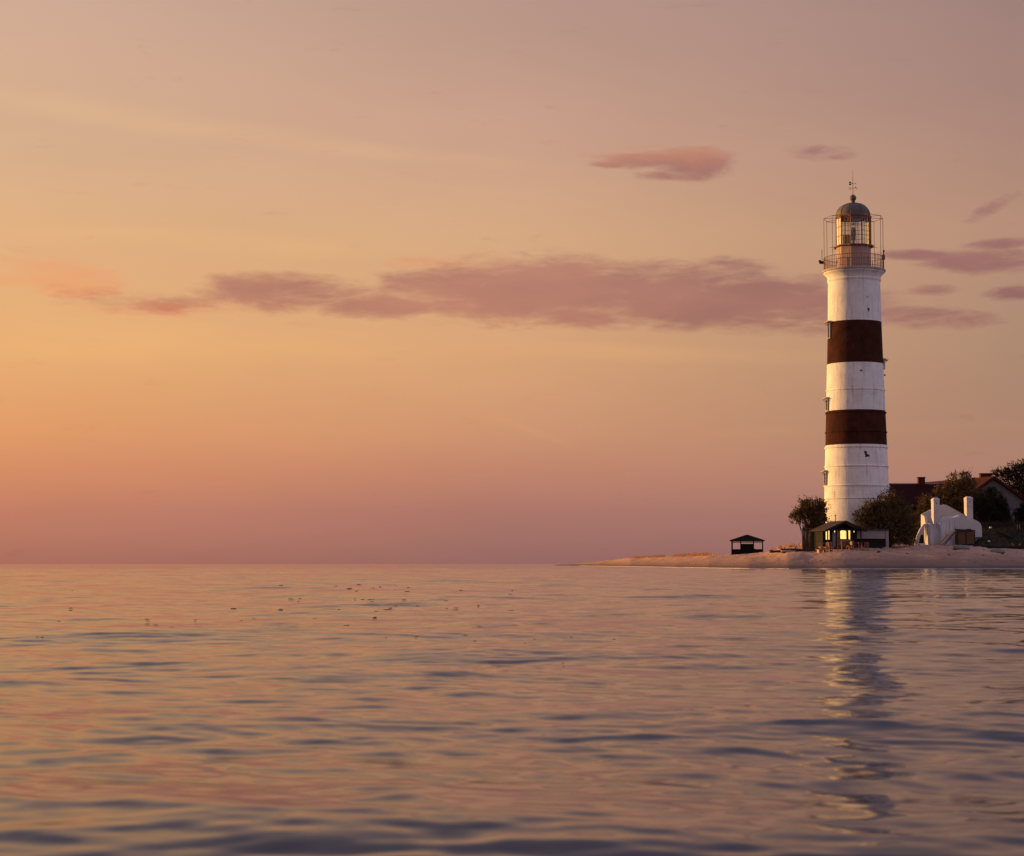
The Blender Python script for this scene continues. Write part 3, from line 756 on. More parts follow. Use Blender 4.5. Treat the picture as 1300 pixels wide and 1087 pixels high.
# ------------------------------------------------------------------ beach bar hut
def build_hut():
    D = 205.5; ang = math.radians(20)
    cxp = 1064
    bz = gz(cxp, D) - .02
    X0 = at(cxp, 690, D).x
    root = thing('beach_hut', 'dark wooden beach hut with gabled roof and lit arched windows at the tower foot', 'beach hut', (X0, D, bz), ang)
    W, Dp = 4.15, 2.7; y0 = -1.35; y1 = y0 + Dp
    ze = at(1064, 671.5, D).z - bz; zr = at(1064, 661.5, D).z - bz
    ov = .42
    # back room wall set in from the porch, wall boards
    wl = MB(); yw = y0 + 1.0
    def wallbox(xa, xb, za, zb, y=yw, t=.1): wl.box(((xa + xb) / 2, y, (za + zb) / 2), (xb - xa, t, zb - za))
    wins = [(-1.78, -1.22, 'w'), (-.02, .82, 'w'), (.98, 1.30, 'w')]
    zs0, zs1 = at(cxp, 685.6, D).z - bz, at(cxp, 674.9, D).z - bz
    xs = [-W / 2]
    for a, b, _ in wins: xs += [a, b]
    xs.append(W / 2)
    for i in range(0, len(xs), 2): wallbox(xs[i], xs[i + 1], 0, ze)
    for a, b, _ in wins:
        wallbox(a, b, 0, zs0, yw); wallbox(a, b, zs1 + .16, ze, yw)
    wl.prism([(-W / 2, ze), (W / 2, ze), (0, zr - .12)], yw - .05, yw + .05)
    wl.box((-W / 2 + .05, (yw + y1) / 2 + .03, ze / 2), (.1, y1 - yw - .06, ze)); wl.box((W / 2 - .05, (yw + y1) / 2 + .03, ze / 2), (.1, y1 - yw - .06, ze))
    wl.box((0, y1 + .03, ze / 2), (W, .1, ze))
    wl.build('wall', M['blackwood'], root)
    for a, b, _ in wins:
        f = MB(); m = (a + b) / 2
        for x in (a + .02, b - .02): f.box((x, yw - .07, (zs0 + zs1) / 2), (.05, .05, zs1 - zs0))
        f.box((m, yw - .07, zs0), (b - a + .08, .07, .05))
        arc = [(m + (b - a) / 2 * math.cos(t), zs1 + .14 * math.sin(t)) for t in np.linspace(0, PI, 9)]
        f.tube([(x, yw - .07, z) for x, z in arc], .03, 5)
        fo = f.build('window', M['blackwood'], root)
        out = [(a, zs0), (b, zs0)] + arc
        MB().prism(out, yw - .01, yw + .03).build('pane', M['lit'], fo)
    # grey door with arch
    dr = MB().prism([(-.92, .05), (-.12, .05), (-.12, zs1 - .1), (-.3, zs1 + .12), (-.52, zs1 + .18), (-.74, zs1 + .12), (-.92, zs1 - .1)], yw - .10, yw - .055)
    do = dr.build('door', M['fascia'], root); MB().box((-.22, yw - .13, 1.1), (.05, .05, .16)).build('handle', M['iron'], do)
    # roof
    rf = MB(); xo = W / 2 + ov; drop = ov * (zr - ze) / (W / 2)
    yf, yb = y0 - .35, y1 + .3
    rf.slab([(-xo, yf, ze - drop), (0, yf, zr), (0, yb, zr), (-xo, yb, ze - drop)], .1)
    rf.slab([(0, yf, zr - .003), (xo, yf, ze - drop), (xo, yb, ze - drop), (0, yb, zr - .003)], .1)
    r = rf.build('roof', M['shingle'], root)
    fc = MB()
    for s in (-1, 1):
        fc.slab([(0, yf - .03, zr + .02), (s * xo, yf - .03, ze - drop + .02), (s * xo, yf - .03, ze - drop - .2), (0, yf - .03, zr - .24)], .03)
    fc.build('fascia_board', M['blackwood'], r)
    MB().tube([(-.3, 0, zr - .1), (-.3, 0, zr + .55)], .04, 6).tube([(-.3, 0, zr + .55), (-.3, 0, zr + .66)], .09, 8).build('flue', M['iron'], r)
    # porch posts, arched braces and string of bulbs
    for x in (-W / 2 + .06, -.98, .92, W / 2 - .06):
        MB().box((x, y0, (ze + .0) / 2 - .02), (.11, .11, ze - .05)).build('post', M['blackwood'], root)
    MB().box((0, y0, ze - .1), (W - .1, .09, .13)).build('beam', M['blackwood'], root)
    MB().box((0, y0 - .02, zs0 - .05), (1.75, .07, .06)).build('hand_rail', M['palewood'], root)
    for x in (-1.0, .0, 1.35):
        MB().lathe([(.015, ze - .22), (.035, ze - .28), (.04, ze - .34), (.02, ze - .39)], 10, c=(x, y0 + .3)).build('bulb', M['bulb'], root)
    MB().box((0, y0 + .75, .04), (W, 1.6, .1)).build('floor_board', M['oldwood'], root)
    ct = MB().box((.3, yw - .35, .45), (1.1, .4, .9)); ct.box((.3, yw - .37, .93), (1.3, .5, .05)); ct.build('counter', M['oldwood'], root)
build_hut()

# olive reed screen left of the hut, with posts
def screen():
    D = 207.2; a = at(1018.5, 692, D); b = at(1042, 692, D)
    bz = gz(1030, D) - .1; top = at(1030, 670.5, D).z - bz
    root = thing('reed_screen', 'olive brown reed privacy screen between the left bush and the beach hut', 'screen', (a.x, D, bz))
    wd = b.x - a.x
    mb = MB(); x = 0.05; rd = random.Random(4)
    while x < wd - .05:
        mb.tube([(x, rd.uniform(-.02, .02), .02), (x + rd.uniform(-.02, .02), rd.uniform(-.02, .02), top - rd.uniform(0, .07))], .022, 5); x += .04
    mb.build('reed_panel', M['olive'], root)
    for x in (0, wd * .5, wd): MB().box((x, .08, top / 2), (.09, .09, top + .04)).build('post', M['blackwood'], root)
    MB().box((wd / 2, -.05, top * .93), (wd, .04, .06)).build('rail', M['wood'], root)
screen()

# white fronted low shed right of the hut
def shed():
    D = 206.0; a = at(1087.5, 692, D); b = at(1128, 692, D); bz = gz(1108, D) - .08
    zt = at(1108, 673.6, D).z - bz; zm = at(1108, 684, D).z - bz; wd = b.x - a.x
    root = thing('kiosk', 'low kiosk with wide pale grey fascia over a dark counter, right of the beach hut', 'kiosk', (a.x, D, bz), math.radians(-1))
    MB().box((wd / 2 - .15, 0, (zt + zm) / 2), (wd - .35, .08, zt - zm)).build('fascia', M['fascia'], root)
    rf = MB().slab([(-.1, -.2, zt + .06), (wd, -.2, zt + .06), (wd, 2.2, zt + .16), (-.1, 2.2, zt + .16)], .06); rf.build('roof', M['shingle'], root)
    w_ = MB().box((wd / 2, 2.0, zt / 2), (wd, .1, zt)); w_.box((.04, 1.0, zt / 2), (.08, 1.9, zt)); w_.build('wall', M['blackwood'], root)
    MB().box((wd - .14, -.02, zt / 2), (.30, .12, zt - .02)).build('side_pillar', M['fascia'], root)
    MB().box((wd * .45, .55, .45), (wd * .72, .5, .9)).build('counter', M['blackwood'], root)
    MB().box((wd * .45, .5, .93), (wd * .76, .62, .05)).build('counter_top', M['wood'], root)
shed()

# ------------------------------------------------------------------ chairs and tables in front of the hut
def make_chair(label):
    t = thing('chair', label, 'chair', group='wooden chairs outside the beach hut')
    MB().box((0, 0, .45), (.46, .46, .045)).build('seat', M['redwood'], t)
    bk = MB()
    for i in range(3): bk.box((0, .235, .62 + i * .13), (.40, .025, .075))
    bk.build('backrest', M['redwood'], t)
    for sx in (-1, 1):
        MB().tube([(sx * .20, -.20, 0), (sx * .20, -.19, .44)], .024, 6).build('leg', M['redwood'], t)
        MB().tube([(sx * .20, .20, 0), (sx * .20, .215, .5), (sx * .205, .27, .95)], .024, 6).build('leg', M['redwood'], t)
    return t
chairs = [(1042.5, 200.6, .4, 'red-brown wooden chair at the far left, in front of the left porch post'),
          (1048.5, 200.2, -.9, 'red-brown wooden chair turned sideways beside the left post, second from the left'),
          (1054.5, 200.9, .2, 'red-brown wooden chair left of the grey door, at the near side of the left table'),
          (1066.5, 200.3, 2.6, 'wooden chair with its back to the hut, left of the middle table'),
          (1071.5, 200.9, .1, 'wooden chair facing the sea below the widest lit window'),
          (1078.0, 200.2, -1.2, 'wooden chair turned sideways between the middle and right tables'),
          (1083.5, 200.8, .5, 'wooden chair in front of the right porch post'),
          (1093.0, 200.4, 1.3, 'wooden chair standing in front of the kiosk opening, right of all tables but one'),
          (1099.5, 200.8, -.4, 'last wooden chair on the right, alone before the dark kiosk counter')]
first = None
for px, D, rz, lb in chairs:
    D += 1.6
    loc = (at(px, 690, D).x, D, gz(px, D) - .02)
    if first is None:
        first = make_chair(lb); first.location = loc; first.rotation_euler = (0, 0, rz)
    else: dup(first, loc, rz, lb)
def make_table(label):
    t = thing('table', label, 'table', group='wooden tables outside the beach hut')
    tt = MB()
    for i in range(5): tt.box((0, -.28 + i * .14, .74), (1.15, .128, .035))
    tt.build('tabletop', M['redwood'], t)
    for sx in (-1, 1):
        for sy in (-1, 1): MB().tube([(sx * .5, sy * .27, 0), (sx * .47, sy * .25, .72)], .03, 6).build('leg', M['redwood'], t)
    return t
first = None
for px, D, rz, lb in [(1047, 203.3, .1, 'slatted wooden table at the left, between the left porch post and the grey door'),
                      (1074, 203.0, -.1, 'slatted wooden table in the middle, below the widest lit window'),
                      (1087.5, 202.8, .05, 'slatted wooden table at the right, where the hut meets the kiosk')]:
    loc = (at(px, 690, D).x, D, gz(px, D) - .02)
    if first is None:
        first = make_table(lb); first.location = loc; first.rotation_euler = (0, 0, rz)
    else: dup(first, loc, rz, lb)

# ------------------------------------------------------------------ gazebo on the sand
def gazebo():
    px = 948.8; D = 247.0; s = mpp(D, 3); bz = gz(px, D) - .05
    X0 = at(px, 700, D).x
    root = thing('gazebo', 'small dark open beach pavilion with low hipped roof standing alone on the sand', 'gazebo', (X0, D, bz), math.radians(-8))
    ze = at(px, 687.2, D).z - bz; za = at(px, 679, D).z - bz; hw = 20.0 * s; hd = 1.3; o = .2
    rf = MB(); x, y = hw + o, hd + o
    vs = [(-x, -y, ze), (x, -y, ze), (x, y, ze), (-x, y, ze), (-x, -y, ze + .12), (x, -y, ze + .12), (x, y, ze + .12), (-x, y, ze + .12), (-.12, 0, za), (.12, 0, za)]
    rf.add(vs, [(3, 2, 1, 0), (0, 1, 5, 4), (1, 2, 6, 5), (2, 3, 7, 6), (3, 0, 4, 7), (4, 5, 9, 8), (5, 6, 9), (6, 7, 8, 9), (7, 4, 8)])
    rf.build('roof', M['gazebo'], root)
    for sx in (-1, -.42, .42, 1):
        MB().box((sx * (hw - .08), -hd, ze / 2), (.13, .13, ze)).build('post', M['gazebo'], root)
    for sx in (-1, 1): MB().box((sx * (hw - .08), hd, ze / 2), (.13, .13, ze)).build('post', M['gazebo'], root)
    zl = at(px, 697.3, D).z - bz
    lw = MB(); lw.box((0, -hd + .02, zl / 2), (hw * 2 - .3, .06, zl - .02)); lw.box((-hw + .08, 0, zl / 2), (.06, hd * 2 - .2, zl - .02)); lw.box((hw - .08, 0, zl / 2), (.06, hd * 2 - .2, zl - .02))
    lw.build('low_wall', M['gazebo'], root)
    zt = at(px, 690.6, D).z - bz
    MB().box((0, -hd + .12, zt / 2), (hw * .84, .06, zt)).build('front_panel', M['gazebo'], root)
    MB().box((0, hd - .05, ze - .1), (hw * 2 - .3, .08, .12)).build('beam', M['gazebo'], root)
    MB().box((.1, .3, zl + .02), (hw * .9, .7, .07)).box((.1, .3, zl / 2), (.2, .3, zl)).build('table_top', M['wood'], root)
gazebo()

# ------------------------------------------------------------------ white ruined building with two pillars
def ruin():
    D = 216.0; bz = gz(1203, D) - .15; X0 = at(1203, 690, D).x
    root = thing('white_ruin', 'white outbuilding with sloping front falling in folds between two tall square pillars', 'building', (X0, D, bz))
    def q(px, py, dD=0.0):
        p = at(px, py, D + dD); return (p.x - X0, p.z - bz)
    def wall(name, pts, dD, t, mat='plaster'):
        # pts in photo pixels on the plane D+dD, extruded backwards by t
        o = [q(x, y, dD) for x, y in pts]
        return MB().prism(o, dD, dD + t).build(name, M[mat], root)
    wall('back_wall', [(1170, 692), (1170, 653), (1181, 647.5), (1190, 643), (1197.5, 640.5), (1201, 641), (1225, 654), (1225, 692)], 2.6, .35)
    def wall_d(name, pts, fD, t):
        n = len(pts); fr_ = []; bk_ = []
        for x, y in pts:
            d = fD(x); p = at(x, y, D + d); fr_.append((p.x - X0, d, p.z - bz)); bk_.append((p.x - X0 + t * .6, d + t, p.z - bz))
        return MB().add(fr_ + bk_, [tuple(range(n)), tuple(range(n, 2 * n))[::-1]] + [(i, i + n, (i + 1) % n + n, (i + 1) % n) for i in range(n)]).build(name, M['plaster'], root)
    # arched seaward wall: left leg square to the sea, right leg turned to the sun
    wall('front_wall', [(1161.6, 692), (1164.5, 680), (1168, 672), (1171.5, 667), (1173.6, 665), (1173.6, 679.5), (1171.4, 678), (1168.8, 679.6), (1167.2, 685), (1166.2, 692)], -.2, .4)
    # cover hanging in folds from the roof edge to the ground
    tx = np.linspace(1173.4, 1213.0, 60); ny = 22; vs = []
    for bk in (0, 1):
        for x in tx:
            top = float(np.interp(x, [1173, 1180, 1187, 1195, 1206, 1213], [665.4, 664.4, 665.0, 663.2, 659.6, 657.2]))
            prof = float(np.interp(x, [1173, 1175, 1182, 1186, 1189, 1195.5, 1200, 1206, 1213], [.45, .35, -.75, -.6, -.35, -1.25, -1.05, -.85, -.5]))
            for j in range(ny + 1):
                t = j / ny; xs = x - (1 - t) * 0 + math.sin(t * 3.1) * 1.3 * math.sin(x * .35)
                d = prof * (.30 + .85 * t ** .8) + .06 * math.sin(x * 1.9 + t * 2) + .14 * mnoise.noise(Vector((x * .22, t * 2.5, 1))) + bk * .08
                y = top + (692.4 - top) * t + 1.0 * math.sin(x * .8) * (t > .99) * -1
                p = at(xs, y, D + d); vs.append((p.x - X0, d, p.z - bz + .0))
    m_ = len(tx) * (ny + 1); fs = []
    for i in range(len(tx) - 1):
        for j in range(ny):
            a_ = i * (ny + 1) + j; q4 = (a_, a_ + 1, a_ + ny + 2, a_ + ny + 1); fs.append(q4); fs.append(tuple(k + m_ for k in q4[::-1]))
    for j in range(ny):
        for i in (0, (len(tx) - 1) * (ny + 1)): fs.append((i + j, i + j + 1, i + j + 1 + m_, i + j + m_))
    for i in range(len(tx) - 1):
        for j in (0, ny):
            a_ = i * (ny + 1) + j; fs.append((a_, a_ + ny + 1, a_ + ny + 1 + m_, a_ + m_))
    MB().add(vs, fs).build('draped_cover', M['plaster'], root, smooth=True)
    # lit left return wall
    mb = MB(); a = q(1169.5, 652.7, 2.6); zt0 = q(1169.5, 653, 2.4)[1]; zt1 = q(1172, 668, 0)[1]
    vs = []
    for x in (a[0], a[0] + .3):
        vs += [(x, 2.58, 0), (x, 2.58, zt0), (x, 1.0, (zt0 + zt1) / 2 + .4), (x, .27, zt1 + .1), (x, .27, 0)]
    mb.add(vs, [(0, 1, 2, 3, 4), (9, 8, 7, 6, 5), (0, 5, 6, 1), (1, 6, 7, 2), (2, 7, 8, 3), (3, 8, 9, 4), (4, 9, 5, 0)])
    mb.build('side_wall', M['plaster'], root)
    # right mass above the opening
    wall('gable_wall', [(1207, 660), (1213, 657.2), (1219, 655.6), (1226, 656.2), (1233, 658.2), (1240, 661), (1244.5, 664.2), (1246.4, 668.5), (1246.8, 682), (1238, 682), (1238, 673), (1212.5, 671.5), (1212, 692), (1207, 692)], -.3, .5)
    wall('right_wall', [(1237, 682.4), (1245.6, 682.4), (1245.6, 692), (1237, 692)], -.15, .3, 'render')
    # sloping roof plane between front and back
    rp = []
    for x, y, d in ((1189, 663.6, -.2), (1214, 656.2, -.25), (1219, 652.8, 1.6), (1196, 656.8, 1.8)):
        p = at(x, y, D + d); rp.append((p.x - X0, d, p.z - bz))
    MB().slab(rp, .16).build('roof', M['plaster'], root)
    # little sun-facing broken parapets
    pw = MB(); 
    for px, py, w_, dD, hgt in ((1196, 660.5, 15, .9, 2.4), (1208, 656.5, 11, 1.6, 1.6)):
        x, z = q(px, py, dD); R = Matrix.Rotation(math.radians(-22), 3, 'Y') @ Matrix.Rotation(math.radians(14), 3, 'Z')
        pw.box((x, dD, z - .1), (w_ * mpp(D), .5, hgt * .18), R=R)
    pw.build('parapet', M['plaster'], root)
    # pillars
    def pillar(pxa, pxb, pt, pb, dD):
        xa, _ = q(pxa, 660, dD); xb, _ = q(pxb, 660, dD); _, zt = q(pxa, pt, dD); _, zb = q(pxa, pb, dD)
        w_ = xb - xa; ms = MB(); rz = math.radians(10)
        ms.box(((xa + xb) / 2, dD, (zt + zb) / 2 - .14), (w_ * .74, w_ * .74, zt - zb - .25), rz=rz)
        c = ((xa + xb) / 2, dD)
        o = ms.build('pillar', M['plaster'], root)
        cp = MB(); n = 8
        for i, (k0, k1, zz0, zz1) in enumerate(((.80, .80, zt - .33, zt - .2), (.78, .56, zt - .2, zt - .06), (.56, .3, zt - .06, zt + .0))):
            cp.box((c[0], c[1], (zz0 + zz1) / 2), (w_ * k0, w_ * k0, zz1 - zz0), rz=rz, taper=k1 / k0)
        cp.build('pillar_cap', M['plaster'], o)
        MB().box((c[0] + .08, c[1] - w_ * .37, zt - .62), (.10, .06, .15), rz=rz).build('vent_hole', M['iron'], o)
    pillar(1182.3, 1193.2, 632, 667, .3)
    pillar(1224.2, 1235.4, 630.4, 661, .6)
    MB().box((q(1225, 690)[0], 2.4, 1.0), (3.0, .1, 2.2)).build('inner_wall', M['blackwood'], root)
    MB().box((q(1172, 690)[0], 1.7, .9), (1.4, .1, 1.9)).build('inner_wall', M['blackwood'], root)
    return root, q, X0, bz, D
_, RQ, RX, RZ, RD = ruin()
# rusty cart stored in the opening, leaning poles, small white boxes
def px_local(px, py, D): p = at(px, py, D); return p
def crate_thing():
    D = 215.0; a = at(1213, 691.5, D); b = at(1236, 672.5, D); bz = gz(1225, D) - .02
    root = thing('storage_crate', 'brown boarded crate filling the opening of the white ruin', 'crate', ((a.x + b.x) / 2, D - .3, bz))
    w_ = b.x - a.x; h = (at(1225, 673, D).z - bz)
    body = MB(); n = 6
    for i in range(n): body.box((0, 0, .12 + (i + .5) * (h - .3) / n), (w_ - .1, .9 - .01 * (i % 2), (h - .3) / n - .02))
    body.build('boarding', M['oldwood'], root)
    fr = MB()
    for sx in (-1, 0, 1): fr.box((sx * (w_ / 2 - .08), -.47, h / 2), (.1, .06, h - .05))
    fr.box((0, -.51, h - .06), (w_, .05, .12)); fr.build('frame', M['wood'], root)
    MB().box((.35, -.2, h + .03), (.5, .4, .16)).build('lid_block', M['blackwood'], root)
crate_thing()
poles = [((1192, 692), (1214.5, 669), 213.0, 'palewood', 'pale pole leaning longest across the front of the white ruin'),
         ((1191, 691.5), (1203.5, 678), 212.6, 'orange', 'short orange pole leaning lowest on the white ruin pier'),
         ((1196, 692.5), (1212, 675), 212.7, 'oldwood', 'brown pole leaning beside the dark opening of the ruin'),
         ((1199, 692.5), (1215.5, 672.5), 213.3, 'oldwood', 'brown pole leaning nearest to the boarded crate')]
for (a, b, D, mt, lb) in poles:
    A = at(*a, D); B = at(*b, D + .9); A.z = gz(a[0], D)
    o = MB().tube([Vector((0, 0, 0)), (B - A) * .5 + Vector((.03, 0, .04)), B - A], [.07, .06, .045], 7).build('pole', M[mt], loc=A)
    tag(o, lb, 'pole', 'poles leaning on the white ruin')

def simple_box_thing(name, label, cat, px, py, D, w_, h, d, mat, lidmat=None, group=None, rz=0.0):
    bz = gz(px, D); root = thing(name, label, cat, (at(px, py, D).x, D, bz - .03), rz, group)
    b = MB().box((0, 0, h * .45), (w_, d, h * .9), taper=.96); b.build('body', mat, root)
    MB().box((0, 0, h * .95), (w_ * 1.04, d * 1.04, h * .1)).build('lid', lidmat or mat, root)
    return root
simple_box_thing('cool_box', 'small white box standing in front of the dark arch of the ruin', 'box', 1171, 692, 212.5, .62, .26, .4, M['buoy'], M['buoy'])
simple_box_thing('crate', 'small reddish box on the sand beside the kiosk end pillar', 'box', 1123.5, 692, 204.0, .3, .32, .3, M['palewood'], M['oldwood'])

# ------------------------------------------------------------------ houses
def house_long():
    D0 = 252.0
    xa = at(1108, 616, D0).x; xb = at(1212, 616, D0).x
    bz = gz(1160, 248) - .3; zr = at(1150, 616.3, D0).z - bz; De = D0 - 5.0; ze = at(1150, 641, De).z - bz; L_ = xb - xa
    root = thing('long_house', 'long low house with plain dark red roof and brick chimney right behind the lighthouse', 'house', (xa, D0, bz))
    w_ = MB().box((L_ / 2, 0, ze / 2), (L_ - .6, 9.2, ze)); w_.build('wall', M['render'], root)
    rf = MB().slab([(-.3, -5, ze), (L_ + .3, -5, ze), (L_ + .3, 0, zr), (-.3, 0, zr)], -.18)
    rf.slab([(L_ + .3, 5, ze), (-.3, 5, ze), (-.3, 0, zr - .003), (L_ + .3, 0, zr - .003)], -.18)
    r = rf.build('roof', M['roof'], root)
    MB().tube([(-.3, 0, zr + .2), (L_ + .3, 0, zr + .2)], .09, 8).build('ridge_cap', M['fascia'], r)
    xc = at(1169.5, 610, D0).x - xa; zc = at(1169, 606.5, D0).z - bz
    MB().box((xc, 0, (zc + zr) / 2 - .5), (.85, .8, zc - zr + 1.0)).box((xc, 0, zc), (1.0, .95, .14)).build('chimney', M['brick'], r)
    for px in (1139, 1153, 1176):
        x = at(px, 650, De).x - xa
        f = MB().box((x, -4.62, ze - 1.5), (1.2, .08, 1.4)).build('window', M['fascia'], root)
        MB().box((x, -4.68, ze - 1.5), (1.0, .06, 1.2)).build('pane', M['iron'], f)
house_long()
def house_gable():
    DF = 238.0; DB = 262.0
    ap = at(1261.5, 606.5, DF); bz = gz(1261, DF) - .3
    zr = ap.z - bz; xr = at(1303, 635.5, DF); half = (xr.x - ap.x) * 1.16; ze = zr - (ap.z - xr.z) * 1.16
    root = thing('gabled_house', 'tall house showing a grey-white gable wall and red roof to the sea at the right', 'house', (ap.x, DF, bz))
    Ld = DB - DF
    skew = at(1166, 614.5, DB).x - ap.x       # ridge runs back and slightly to the left
    zrb = at(1166, 614.5, DB).z - bz
    w_ = MB(); out = [(-half + .25, 0), (half - .25, 0), (half - .25, ze - .1), (0, zr - .25), (-half + .25, ze - .1)]
    n = len(out); vs = [(x, 0, z) for x, z in out] + [(x + skew, Ld, min(z, zrb - .25)) for x, z in out]
    w_.add(vs, [tuple(range(n)), tuple(range(n, 2 * n))[::-1]] + [(i, i + n, (i + 1) % n + n, (i + 1) % n) for i in range(n)])
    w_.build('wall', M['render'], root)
    rf = MB(); t = .2
    for s in (-1, 1):
        q = [(0, -.35, zr), (s * (half + .2), -.35, ze - .2), (s * (half + .2) + skew, Ld + .3, ze - .2), (skew, Ld + .3, zrb)]
        if s > 0: q = q[::-1]
        rf.slab(q, t * (1 if s > 0 else 1))
    r = rf.build('roof', M['roof2'], root)
    vb = MB()
    for s in (-1, 1): vb.slab([(0, -.4, zr + .03), (s * (half + .22), -.4, ze - .17), (s * (half + .22), -.4, ze - .38), (0, -.4, zr - .2)], .05)
    vb.build('verge_board', M['brick'], r)
    f = .16; c = Vector((skew * f, Ld * f, 0))
    xc = at(1251, 604, DF + Ld * f).x - ap.x; zc = at(1251, 601.6, DF + Ld * f).z - bz
    MB().box((xc, Ld * f, zc - .9), (1.35, .9, 1.8)).box((xc, Ld * f, zc), (1.5, 1.05, .12)).build('chimney', M['brick'], r)
    wn = MB().box((half * .1, -.04, ze - 2.2), (1.1, .08, 1.5)).build('window', M['fascia'], root)
    MB().box((half * .1, -.1, ze - 2.2), (.9, .06, 1.3)).build('pane', M['iron'], wn)
house_gable()

# grassy bank on the right with fence above
def bank():
    mb = MB(); pxs = np.arange(1236, 1560, 4.0); Ds = np.concatenate([np.linspace(213.5, 222, 12), [226, 232, 236]])
    vs = []
    for px in pxs:
        for i, D in enumerate(Ds):
            g0 = gz(px, D)
            zt = at(px, 671.5, 222).z
            t = min(1, max(0, (D - 213.5) / 8.0)); e = min(1, (px - 1234) / 10.0)
            z = g0 - .05 + (zt - g0) * (t ** .75) * e + .12 * mnoise.noise(Vector((px * .09, D * .5, 3)))
            if D > 224: z = zt - .1 if D < 234 else g0 - .3
            vs.append(((px - 650) / F * D * CT, D, z))
    n = len(Ds); fs = [(i * n + j, (i + 1) * n + j, (i + 1) * n + j + 1, i * n + j + 1) for i in range(len(pxs) - 1) for j in range(n - 1)]
    o = mb.add(vs, fs).build('grass_bank', M['grass'], smooth=True); tag(o, 'dark grassy bank rising behind the sand at the right', kind='structure')
    # turf tufts as stuff
    V = []; Fc = []; k = 0
    for _ in range(5200):
        px = random.uniform(1237, 1420); D = random.uniform(213.6, 221.5); t = (D - 213.5) / 8; g0 = gz(px, D); e = min(1, (px - 1234) / 10)
        z = g0 - .1 + (at(px, 671.5, 222).z - g0) * t ** .75 * e; x = (px - 650) / F * D * CT
        a = random.uniform(0, PI); h = random.uniform(.12, .4); l = Vector((random.gauss(0, .1), random.gauss(0, .1), h)); s = Vector((math.cos(a), math.sin(a), 0)) * .04
        p = Vector((x, D, z)); V += [p - s, p + s, p + l]; Fc.append((k, k + 1, k + 2)); k += 3
    o = MB().add(V, Fc).build('bank_grass', M['leaf_b']); tag(o, 'rough dark grass growing on the bank at the right', 'grass', kind='stuff')
bank()
def fence():
    D = 223.0; a = at(1240, 671, D); b = at(1420, 671, D); z0 = at(1260, 673, D).z; z1 = at(1260, 662.3, D).z
    root = thing('board_fence', 'dark wooden board fence along the top of the grassy bank', 'fence', (a.x, D, z0 - .3))
    L_ = b.x - a.x; h = z1 - z0 + .3; x = 0; pn = MB(); rd = random.Random(2)
    while x < L_: pn.box((x, 0, h / 2 + rd.uniform(-.03, .03)), (.13, .03, h)); x += .15
    pn.build('board_panel', M['blackwood'], root)
    MB().box((L_ / 2, -.04, h - .2), (L_, .05, .08)).box((L_ / 2, -.04, .5), (L_, .05, .08)).build('rail', M['wood'], root)
    x = .1
    while x < L_: MB().box((x, .08, h / 2 + .05), (.12, .12, h + .1)).build('post', M['blackwood'], root); x += 2.4
    r = thing('gate_post', 'pair of thin pale posts before the board fence at the right edge', 'post', (at(1292.5, 671, 221.5).x, 221.3, at(1292, 672.5, 221.5).z - .2))
    for sx in (-.13, .13): MB().tube([(sx, 0, 0), (sx, 0, .78)], .035, 6).build('pole', M['palewood'], r)
fence()
# long low dark timber edging
def edging():
    a = at(1236, 691.5, 211.8); b = at(1330, 691.5, 211.8)
    root = MB(); L_ = b.x - a.x; n = 14; rd = random.Random(5)
    pts = [Vector((L_ * i / n, .15 * math.sin(i * 1.3), .12 + rd.uniform(-.03, .03))) for i in range(n + 1)]
    o = root.tube(pts, .19, 8).build('timber_edging', M['blackwood'], loc=(a.x, 211.8, gz(1280, 211.8)), smooth=True)
    tag(o, 'long black log lying between the sand and the grassy bank', 'log')
edging()
# upturned boats
def boat(px, D, Ln, label, mat, rz, tilt=0.0):
    bz = gz(px, D) - .08; X0 = at(px, 695, D).x
    root = thing('rowing_boat', label, 'boat', (X0, D, bz), rz, 'small boats turned over on the sand'); root.rotation_euler = (0, tilt, rz)
    nx, nu = 18, 10; vs = []; fs = []
    for i in range(nx + 1):
        t = i / nx * 2 - 1; wd = .55 * (1 - abs(t) ** 2.6) ** .7 + .02; hh = .42 * (1 - .25 * t * t) * (1 - max(0, abs(t) - .85) * 3)
        for j in range(nu + 1):
            a = PI * j / nu; vs.append((t * Ln / 2, -wd * math.cos(a), hh * math.sin(a) ** .7 + .02 - .05 * (1 - t * t) * 0))
    for i in range(nx):
        for j in range(nu): fs.append((i * (nu + 1) + j, (i + 1) * (nu + 1) + j, (i + 1) * (nu + 1) + j + 1, i * (nu + 1) + j + 1))
    MB().add(vs, fs).build('hull', mat, root, smooth=True)
    MB().tube([(t * Ln / 2, 0, .43 * (1 - .25 * t * t)) for t in np.linspace(-.9, .9, 9)], .035, 6).build('keel', M['fascia'], root)
    g = MB()
    for s in (-1, 1): g.tube([(t * Ln / 2, s * (.55 * (1 - abs(t) ** 2.6) ** .7 + .03), .05) for t in np.linspace(-.98, .98, 13)], .03, 6)
    g.build('gunwale', M['wood'], root)
boat(1220.5, 206.0, 1.9, 'small grey-green upturned boat on the sand below the boarded crate', M['tarp'], .15)
boat(1266.5, 206.5, 1.6, 'small grey upturned boat on the sand below the grassy bank, nearer the right edge', M['tarp'], -.1)
